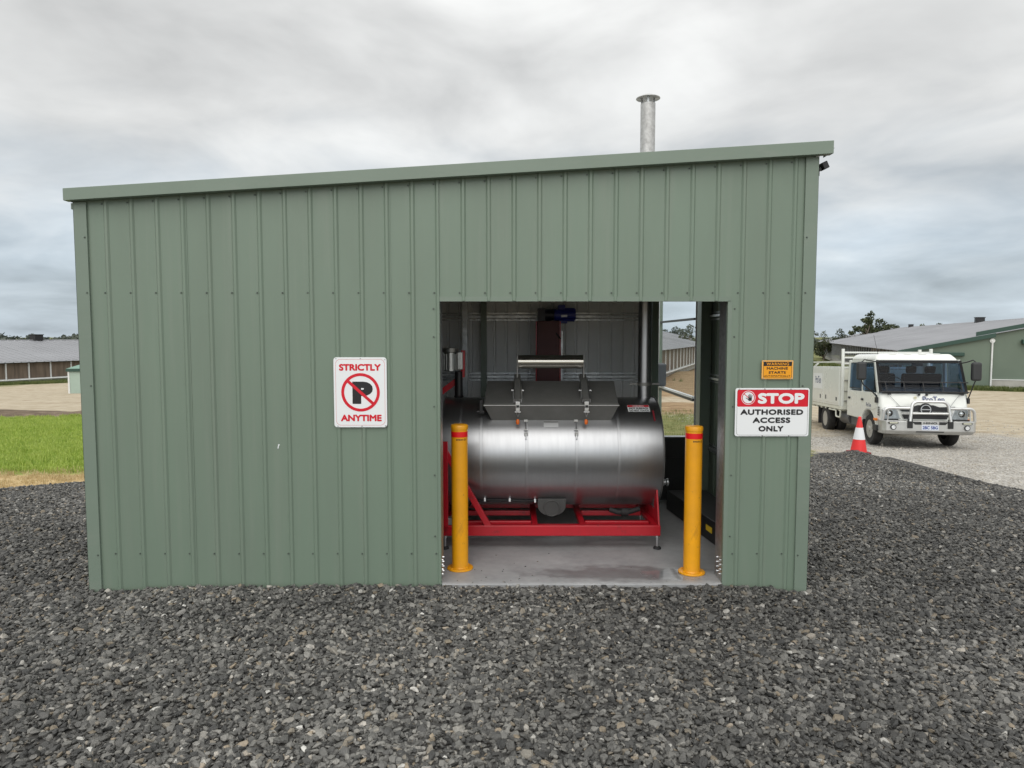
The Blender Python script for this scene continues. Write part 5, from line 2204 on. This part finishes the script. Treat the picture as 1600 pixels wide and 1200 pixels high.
for ya, yb_ in ((3.06, 4.52), (4.53, 6.85)):
    mb = MB()
    mb.box(TL_ - .012, TL_ + .60, ya, yb_ - .004, .835, 1.93)
    bx_ = tp(mb, 'tool_box', TW, bevel=.012)
    mb = MB()
    mb.box(TL_ - .020, TL_ - .013, ya + .04, yb_ - .045, .90, 1.88)
    dr_ = mb.build('box_door', TW, bx_, bevel=.004)
    mb = MB()
    mb.cbox((TL_ - .024, ya + .25 if ya > 4 else yb_ - .28, 1.04), (.012, .06, .12))
    mb.build('box_latch', GREYB, bx_, bevel=.004)
    if ya < 4:
        mb = MB()
        mb.cbox((TL_ - .024, ya + .22, 1.02), (.008, .09, .10))
        mb.build('filler_flap', GREYB, bx_)
    else:
        mb = MB()
        mb.box(TL_ - .0225, TL_ - .0205, 4.62, 5.5, 1.26, 1.72)
        mb.build('box_decal', SIGNW, bx_)
        text('ProTen', NAVY, bx_, ((TL_ - .024, 0, 0), (0, -1, 0), (0, 0, 1)), (-5.02, 1.53), .56, .22, .012, 0)
mb = MB()
mb.box(TL_ + .01, TL_ + .05, 3.0, 6.85, 2.04, 2.085)
mb.beam((TL_ + .03, 5.6, 1.93), (TL_ + .03, 5.2, 2.05), .04, .04)
mb.beam((TL_ + .03, 6.8, 1.93), (TL_ + .03, 6.8, 2.05), .04, .04)
tp(mb, 'side_rack', TW)


def raise_greenhouse(o):
    for ch in o.children:
        if ch.type == 'MESH' and not ch.name.startswith(('mirror', 'headboard', 'tool', 'tray', 'side_rack', 'aerial')):
            for v in ch.data.vertices:
                if v.co.z > 1.306 and v.co.y < 2.7 and abs(v.co.x) < 1.02:
                    k_ = (v.co.z - 1.306) / .72
                    v.co.x *= 1 + .065 * min(k_, 1)
                    v.co.z = 1.306 + (v.co.z - 1.306) * 1.085
        raise_greenhouse(ch)


raise_greenhouse(truck)


# ------------------------------------------------------------------ poultry sheds
def roof_mat():
    m = mat('zincalume_roof', (.235, .24, .255), .55, .1, var=.10, vscale=.35, rvar=.06, stretch=(1, .25, 1))
    return m


ROOF = roof_mat()
CURT = mat('brown_curtain', (.155, .118, .088), .85, var=.35, vscale=1.2, stretch=(3, 3, .25))
SHGREEN = mat('gable_green', (.128, .168, .128), .5, var=.06, vscale=.6)
DKGREEN = mat('dark_green_trim', (.022, .060, .045), .5)
WHITEP = mat('white_pipe', (.70, .71, .70), .45, var=.08, vscale=3)
KICK = mat('kick_concrete', (.36, .35, .32), .9, var=.25, vscale=1.2)
ANG = -math.atan2(.357, .934)


def poultry_shed(label, loc, L, half, wall, rise, side, t0=0.0, open_from=None, post_dx=3.0, pipe=True, vents=(), rows=None):
    """local y runs along the shed; the visible long wall is at x=0, the body lies towards x*side>0"""
    t = thing('poultry_shed', label, 'shed', loc, (0, 0, ANG), 'long poultry sheds around the yard')
    s = side
    oh = .35
    # ribbed roof slopes, built in sheets
    for nm, xa, xb, za, zb in (('roof_slope', -oh, half, wall - oh * rise / half, wall + rise), ('roof_slope', half, 2 * half + oh, wall + rise, wall - oh * rise / half)):
        mb = MB()
        y = t0 - .3
        pit = .76
        while y < t0 + L:
            y1 = min(y + pit, t0 + L + .3)
            for o0, o1, d0, d1 in ((0, .66, 0, 0), (.66, .69, 0, .035), (.69, .73, .035, .035), (.73, .76, .035, 0)):
                a, b = min(y + o0, y1), min(y + o1, y1)
                if b > a:
                    mb.add([(s * xa, a, za + d0), (s * xb, a, zb + d0), (s * xb, b, zb + d1), (s * xa, b, za + d1)], [(0, 1, 2, 3)])
            y = y1
            if y1 >= t0 + L:
                break
        o = mb.build(nm, ROOF, t)
        md = o.modifiers.new('thickness', 'SOLIDIFY')
        md.thickness = .01
    mb = MB()
    mb.add([(s * (half - .25), t0 - .3, wall + rise - .02), (s * half, t0 - .3, wall + rise + .045), (s * (half + .25), t0 - .3, wall + rise - .02),
            (s * (half - .25), t0 + L + .3, wall + rise - .02), (s * half, t0 + L + .3, wall + rise + .045), (s * (half + .25), t0 + L + .3, wall + rise - .02)],
           [(0, 1, 4, 3), (1, 2, 5, 4)])
    mb.build('ridge_cap', ROOF, t)
    # long wall
    mb = MB()
    if open_from is None:
        mb.box(min(s * .06, s * .10), max(s * .06, s * .10), t0 + .02, t0 + L, .35, wall - .12)
    else:
        mb.box(min(s * .06, s * .10), max(s * .06, s * .10), t0 + .02, t0 + open_from, .35, wall - .12)
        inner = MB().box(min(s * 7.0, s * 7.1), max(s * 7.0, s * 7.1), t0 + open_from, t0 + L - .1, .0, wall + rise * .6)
        inner.build('inner_wall', mat('interior_shade_dark', (.03, .03, .028), .9), t)  # near-black sheet: shade of the open shed interior put in as colour
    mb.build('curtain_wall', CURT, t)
    mb = MB()
    mb.box(min(s * .04, s * .12), max(s * .04, s * .12), t0 + .02, t0 + L, -.4, .345)
    mb.build('kick_wall', KICK, t)
    mb = MB()
    mb.box(min(s * -.02, s * .05), max(s * -.02, s * .05), t0, t0 + L, wall - .13, wall + .01)
    mb.build('eave_beam', DKGREEN if open_from is None else GALV, t)
    y = t0 + .1
    post = None
    while y < t0 + L:
        if post is None:
            mb = MB()
            mb.box(-.05, .05, -.05, .05, 0, wall - .14)
            post = mb.build('post', WHITEP if open_from is None else GALV, t)
            q = post
        else:
            q = post.copy()
            COL.objects.link(q)
            q.parent = t
        q.location = (s * 0.0 - s * .0, y, 0)
        y += post_dx
    if pipe:
        mb = MB()
        mb.cyl((-s * .12, t0, .22), (-s * .12, t0 + L, .22), .085, n=12)
        mb.build('drain_pipe', WHITEP, t, smooth=True)
    # gable end walls
    for y, d in ((t0, 1), (t0 + L, -1)):
        mb = MB()
        pts = [(s * .0, -.3), (s * 2 * half, -.3), (s * 2 * half, wall - .03), (s * half, wall + rise - .03), (s * .0, wall - .03)]
        mb.prism(pts, ((0, y, 0), (1, 0, 0), (0, 0, 1)), .05)
        mb.build('gable_wall', SHGREEN, t)
    for vx, vy, vs in vents:
        zv = wall + rise - abs(half - vx) * rise / half
        mb = MB()
        mb.box(s * vx - vs * .5, s * vx + vs * .5, vy - vs * .5, vy + vs * .5, zv - .1, zv + vs * .62)
        v_ = mb.build('roof_vent', BLACK, t, bevel=.03)
        mb = MB()
        mb.box(s * vx - vs * .56, s * vx + vs * .56, vy - vs * .56, vy + vs * .56, zv + vs * .622, zv + vs * .70)
        mb.build('vent_cap', BLACK, v_)
    return t


# left: dusty brown curtain side, white posts
shA = poultry_shed('low poultry shed with dusty brown curtain wall beyond the lawn', (-48.9, 66.0, -2.62), 70, 10.0, 2.0, 2.05, -1, t0=-26, post_dx=2.2,
                   vents=((10, 10.5, .95),))
shB = poultry_shed('poultry shed seen through the back opening of the green shed', (13.0, 60.0, -1.66), 75, 10.5, 2.42, 2.3, -1, t0=-16, post_dx=2.6,
                   vents=())
shC = poultry_shed('large poultry shed with green gable end behind the truck', (25.3, 44.7, -1.42), 96, 11.0, 2.40, 2.30, 1, t0=0, open_from=17, post_dx=1.8,
                   pipe=False, vents=((10.6, 28, .72), (10.8, 66, .6), (10.8, 80, .55)))
# gable trim on the right hand shed
mb = MB()
rs = 2.30 / 11.0
rl = lambda x: 2.40 + x * rs
mb.hexa([(-.40, -.42, rl(-.40) - .22), (4.9, -.42, rl(4.9) - .22), (4.9, -.31, rl(4.9) - .22), (-.40, -.31, rl(-.40) - .22)],
        [(-.40, -.42, rl(-.40) + .03), (4.9, -.42, rl(4.9) + .03), (4.9, -.31, rl(4.9) + .03), (-.40, -.31, rl(-.40) + .03)])
mb.build('gable_fascia', DKGREEN, shC)
mb = MB()
mb.hexa([(3.9, -.31, rl(3.9) + .05), (11, -.31, rl(11) + .05), (11, -.2, rl(11) + .05), (3.9, -.2, rl(3.9) + .05)],
        [(3.9, -.31, rl(3.9) + .30), (11, -.31, rl(11) + .30), (11, -.2, rl(11) + .30), (3.9, -.2, rl(3.9) + .30)])
mb.build('gable_fascia', DKGREEN, shC)
mb = MB()
mb.prism([(.02, .02), (4.72, .02), (4.72, rl(4.72) - .05), (.02, rl(0) - .05)], ((0, -.06, 0), (1, 0, 0), (0, 0, 1)), .14)
mb.build('end_cladding', SHGREEN, shC)
mb = MB()
mb.box(.0, 4.75, -.215, -.205, -.05, .03)
mb.build('base_trim', WHITEP, shC)
mb = MB()
mb.cyl((4.78, -.26, -.1), (4.78, -.26, rl(4.7) - .42), .05, n=10)
mb.cyl((4.78, -.26, rl(4.7) - .40), (4.78, -.05, rl(4.7) - .40), .14, n=16)
mb.build('downpipe', WHITEP, shC, smooth=True)
mb = MB()
mb.box(4.85, 21.9, -.11, -.055, -.3, .55)
mb.build('kick_wall', KICK, shC)
mb = MB()
mb.box(4.85, 21.9, -.14, -.055, .552, .60)
mb.build('base_trim', WHITEP, shC)
mb = MB()
mb.box(.9, 3.3, -.42, -.205, 2.02, 2.24)
mb.build('awning', DKGREEN, shC, bevel=.03)
mb = MB()
mb.box(6.3, 9.5, -.42, -.06, 2.78, 3.06)
mb.build('awning', DKGREEN, shC, bevel=.03)

# small green pump shed with a hipped cap at the left
ps = thing('pump_shed', 'small pale green shed with dark green fascia at the left edge of the yard', 'shed', (-29.4, 49.6, -2.26), (0, 0, R(8)))
PG = mat('pale_green_steel', (.34, .43, .37), .5, var=.05, vscale=2)
W2 = 1.6
mb = MB()
mb.box(-W2, W2, -1.5, 1.5, -.1, 1.66)
b_ = mb.build('wall', PG, ps)
for x_ in (-W2, -.25, 1.1):
    mb = MB()
    mb.box(x_ - .04, x_ + .07, -1.54, -1.502, -.05, 1.65)
    mb.build('corner_trim', WHITEP, ps)
mb = MB()
mb.box(-W2 - .12, W2 + .12, -1.62, 1.62, 1.662, 1.86)
mb.build('fascia', DKGREEN, ps)
mb = MB()
mb.add([(-W2 - .1, -1.6, 1.862), (W2 + .1, -1.6, 1.862), (W2 + .1, 1.6, 1.862), (-W2 - .1, 1.6, 1.862), (.6, 0, 2.75), (W2 + .1, 0, 2.75)],
       [(0, 1, 5, 4), (1, 2, 5), (2, 3, 4, 5), (3, 0, 4), (3, 2, 1, 0)])
mb.build('roof', mat('green_roof', (.16, .27, .22), .5), ps)


# ------------------------------------------------------------------ trees
def leaf_mat(name, c1, c2):
    m = bpy.data.materials.new(name)
    m.use_nodes = True
    nt = m.node_tree
    b = nt.nodes['Principled BSDF']
    b.inputs['Roughness'].default_value = .6
    at = nt.nodes.new('ShaderNodeAttribute')
    at.attribute_name = 'tone'
    mx = nt.nodes.new('ShaderNodeMix')
    mx.data_type = 'RGBA'
    mx.inputs['A'].default_value = (*c1, 1)
    mx.inputs['B'].default_value = (*c2, 1)
    nt.links.new(at.outputs['Fac'], mx.inputs['Factor'])
    nt.links.new(mx.outputs['Result'], b.inputs['Base Color'])
    tl = nt.nodes.new('ShaderNodeBsdfTranslucent')
    nt.links.new(mx.outputs['Result'], tl.inputs[0])
    ms = nt.nodes.new('ShaderNodeMixShader')
    ms.inputs[0].default_value = .3
    nt.links.new(b.outputs[0], ms.inputs[1])
    nt.links.new(tl.outputs[0], ms.inputs[2])
    nt.links.new(ms.outputs[0], nt.nodes['Material Output'].inputs[0])
    return m


LEAF = leaf_mat('gum_leaves', (.045, .060, .022), (.115, .130, .060))
LEAFD = leaf_mat('dense_leaves', (.030, .045, .018), (.085, .095, .040))
FARL = leaf_mat('haze_tinted_leaves', (.075, .092, .078), (.13, .148, .12))  # greyed leaf colour: distance haze is mixed into the green
BARK = mat('pale_bark', (.20, .165, .13), .85, var=.3, vscale=3)


def leaf_cloud(blobs, per, size, seed):
    """blobs: (x,y,z,rx,ry,rz); returns verts, faces, tone"""
    r = np.random.default_rng(seed)
    V, T = [], []
    for (x, y, z, rx, ry, rz) in blobs:
        n = int(per * (rx * ry * rz) ** (2 / 3))
        d = r.normal(size=(n, 3))
        d /= np.linalg.norm(d, axis=1)[:, None]
        rad = r.uniform(.35, 1.0, n) ** .5 * r.uniform(.8, 1.12, n)
        c = np.stack([x + d[:, 0] * rad * rx, y + d[:, 1] * rad * ry, z + d[:, 2] * rad * rz], -1)
        a = r.normal(size=(n, 3))
        a /= np.linalg.norm(a, axis=1)[:, None]
        b = np.cross(a, r.normal(size=(n, 3)))
        b /= np.linalg.norm(b, axis=1)[:, None]
        sz = size * r.uniform(.6, 1.4, n)[:, None]
        V.append(np.stack([c - a * sz - b * sz * .5, c + a * sz * .3 - b * sz * .6, c + a * sz + b * sz * .4, c - a * sz * .2 + b * sz * .6], 1))
        T.append(np.repeat(np.clip(r.normal(.45, .25) + r.normal(0, .22, n), 0, 1), 4))
    V = np.concatenate(V).reshape(-1, 3)
    return V, np.arange(len(V)).reshape(-1, 4), np.concatenate(T)


def leaf_obj(name, V, F, T, m_, parent=None):
    me = bpy.data.meshes.new(name)
    me.from_pydata(V.tolist(), [], F.tolist())
    a = me.attributes.new('tone', 'FLOAT', 'POINT')
    a.data.foreach_set('value', T.astype(np.float32))
    me.materials.append(m_)
    o = bpy.data.objects.new(name, me)
    COL.objects.link(o)
    if parent:
        o.parent = parent
    return o


def tree(label, x, y, h, spread, seed, kind='gum', m_=LEAF, nm='gum_tree', group=None):
    r = np.random.default_rng(seed)
    z0 = float(yard_z(np.array(x), np.array(y))) - .1
    t = thing(nm, label, 'tree', (x, y, z0), group=group)
    mb = MB()
    blobs = []
    lean = r.normal(0, .05, 2) * h
    top = Vector((lean[0], lean[1], h * .72))
    mb.tube([(0, 0, 0), (lean[0] * .2, lean[1] * .2, h * .25), (lean[0] * .6, lean[1] * .6, h * .5), top], [h * .028, h * .021, h * .014, h * .006], 8)
    nb = 9 if kind == 'gum' else 12
    for i in range(nb):
        a = 6.283 * i / nb + r.uniform(-.4, .4)
        b0 = r.uniform(.22, .62) if kind == 'gum' else r.uniform(.12, .5)
        base = Vector((lean[0] * b0, lean[1] * b0, h * b0))
        ln = spread * r.uniform(.45, 1.0)
        tip = base + Vector((math.cos(a) * ln, math.sin(a) * ln, h * r.uniform(.12, .34)))
        tip.z = min(tip.z, h * .93)
        midp = base.lerp(tip, .5) + Vector((0, 0, h * .03))
        mb.tube([base, midp, tip], [h * .010, h * .006, h * .002], 6)
        s = spread * (r.uniform(.20, .34) if kind == 'gum' else r.uniform(.32, .48))
        blobs.append((tip.x, tip.y, tip.z, s, s, s * .62))
        if r.random() < .7:
            q = midp + Vector(r.normal(0, spread * .12, 3))
            blobs.append((q.x, q.y, q.z + s * .3, s * .7, s * .7, s * .45))
    if kind == 'dense':
        for q in range(4):
            blobs.append((r.normal(0, spread * .32), r.normal(0, spread * .2), h * r.uniform(.5, .72), spread * .5, spread * .45, h * .17))
    blobs.append((top.x, top.y, h * .86, spread * .34, spread * .34, h * .13))
    mb.build('trunk', BARK, t, smooth=True)
    V, F, T = leaf_cloud(blobs, 300 if kind == 'gum' else 260, .022 * h, seed)
    leaf_obj('crown', V, F, T, m_, t)
    return t


G1 = 'gum trees beyond the poultry sheds'
tree('tall open crowned gum tree left above the far end of the green gabled shed', 56.9, 113, 8.4, 2.0, 3, group=G1)
tree('broad dense gum tree just right of the tall open gum tree', 61.6, 116, 7.3, 2.9, 5, 'dense', LEAFD, group=G1)
tree('low bushy gum tree at the left foot of the tall open gum tree', 55.2, 116, 5.6, 2.1, 8, 'dense', LEAFD, group=G1)
tree('dense tree beside the right edge of the green shed, behind the truck tray', 46.9, 104, 5.0, 1.6, 11, 'dense', LEAFD, group=G1)
tree('slim twiggy tree on the skyline by the corner of the green shed', 46.4, 108, 5.6, 1.3, 14, 'gum', LEAF, group=G1)
tree('small tree peeping over the ridge beside the roof vent', 77.2, 131, 6.9, 1.5, 17, 'gum', LEAF, group=G1)
tree('rounded tree crown over the ridge left of the black roof vent', 83.0, 134, 7.1, 2.0, 19, 'dense', LEAFD, group=G1)
tree('gum tree seen through the back opening above the shed roof', 25.8, 101, 6.0, 2.2, 23, 'gum', LEAF, group=G1)
tree('smaller gum tree at the left of the back opening view', 29.6, 125, 6.3, 2.2, 29, 'dense', LEAFD, group=G1)

# far tree belt: reads as one mass
r_ = np.random.default_rng(41)
bl = []
for xx in np.arange(-330, 420, 3.2):
    yy = 265 + 25 * math.sin(xx * .011) + r_.uniform(-8, 8)
    hh = r_.uniform(5.4, 8.2) * (.55 if xx > 40 else 1) * (1 + .3 * math.sin(xx * .05))
    zz = float(yard_z(np.array(xx), np.array(yy)))
    bl.append((xx, yy, zz + hh * .55, r_.uniform(2.4, 4.2), 2.5, hh * .5))
    bl.append((xx + 1.5, yy - 6, zz + 1.6, 3.0, 2.0, 2.6 if xx < 40 else 1.6))
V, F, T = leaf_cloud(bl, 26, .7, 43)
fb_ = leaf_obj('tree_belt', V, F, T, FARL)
tag(fb_, 'distant haze-greyed green belt of trees along the horizon', None, None, 'stuff')
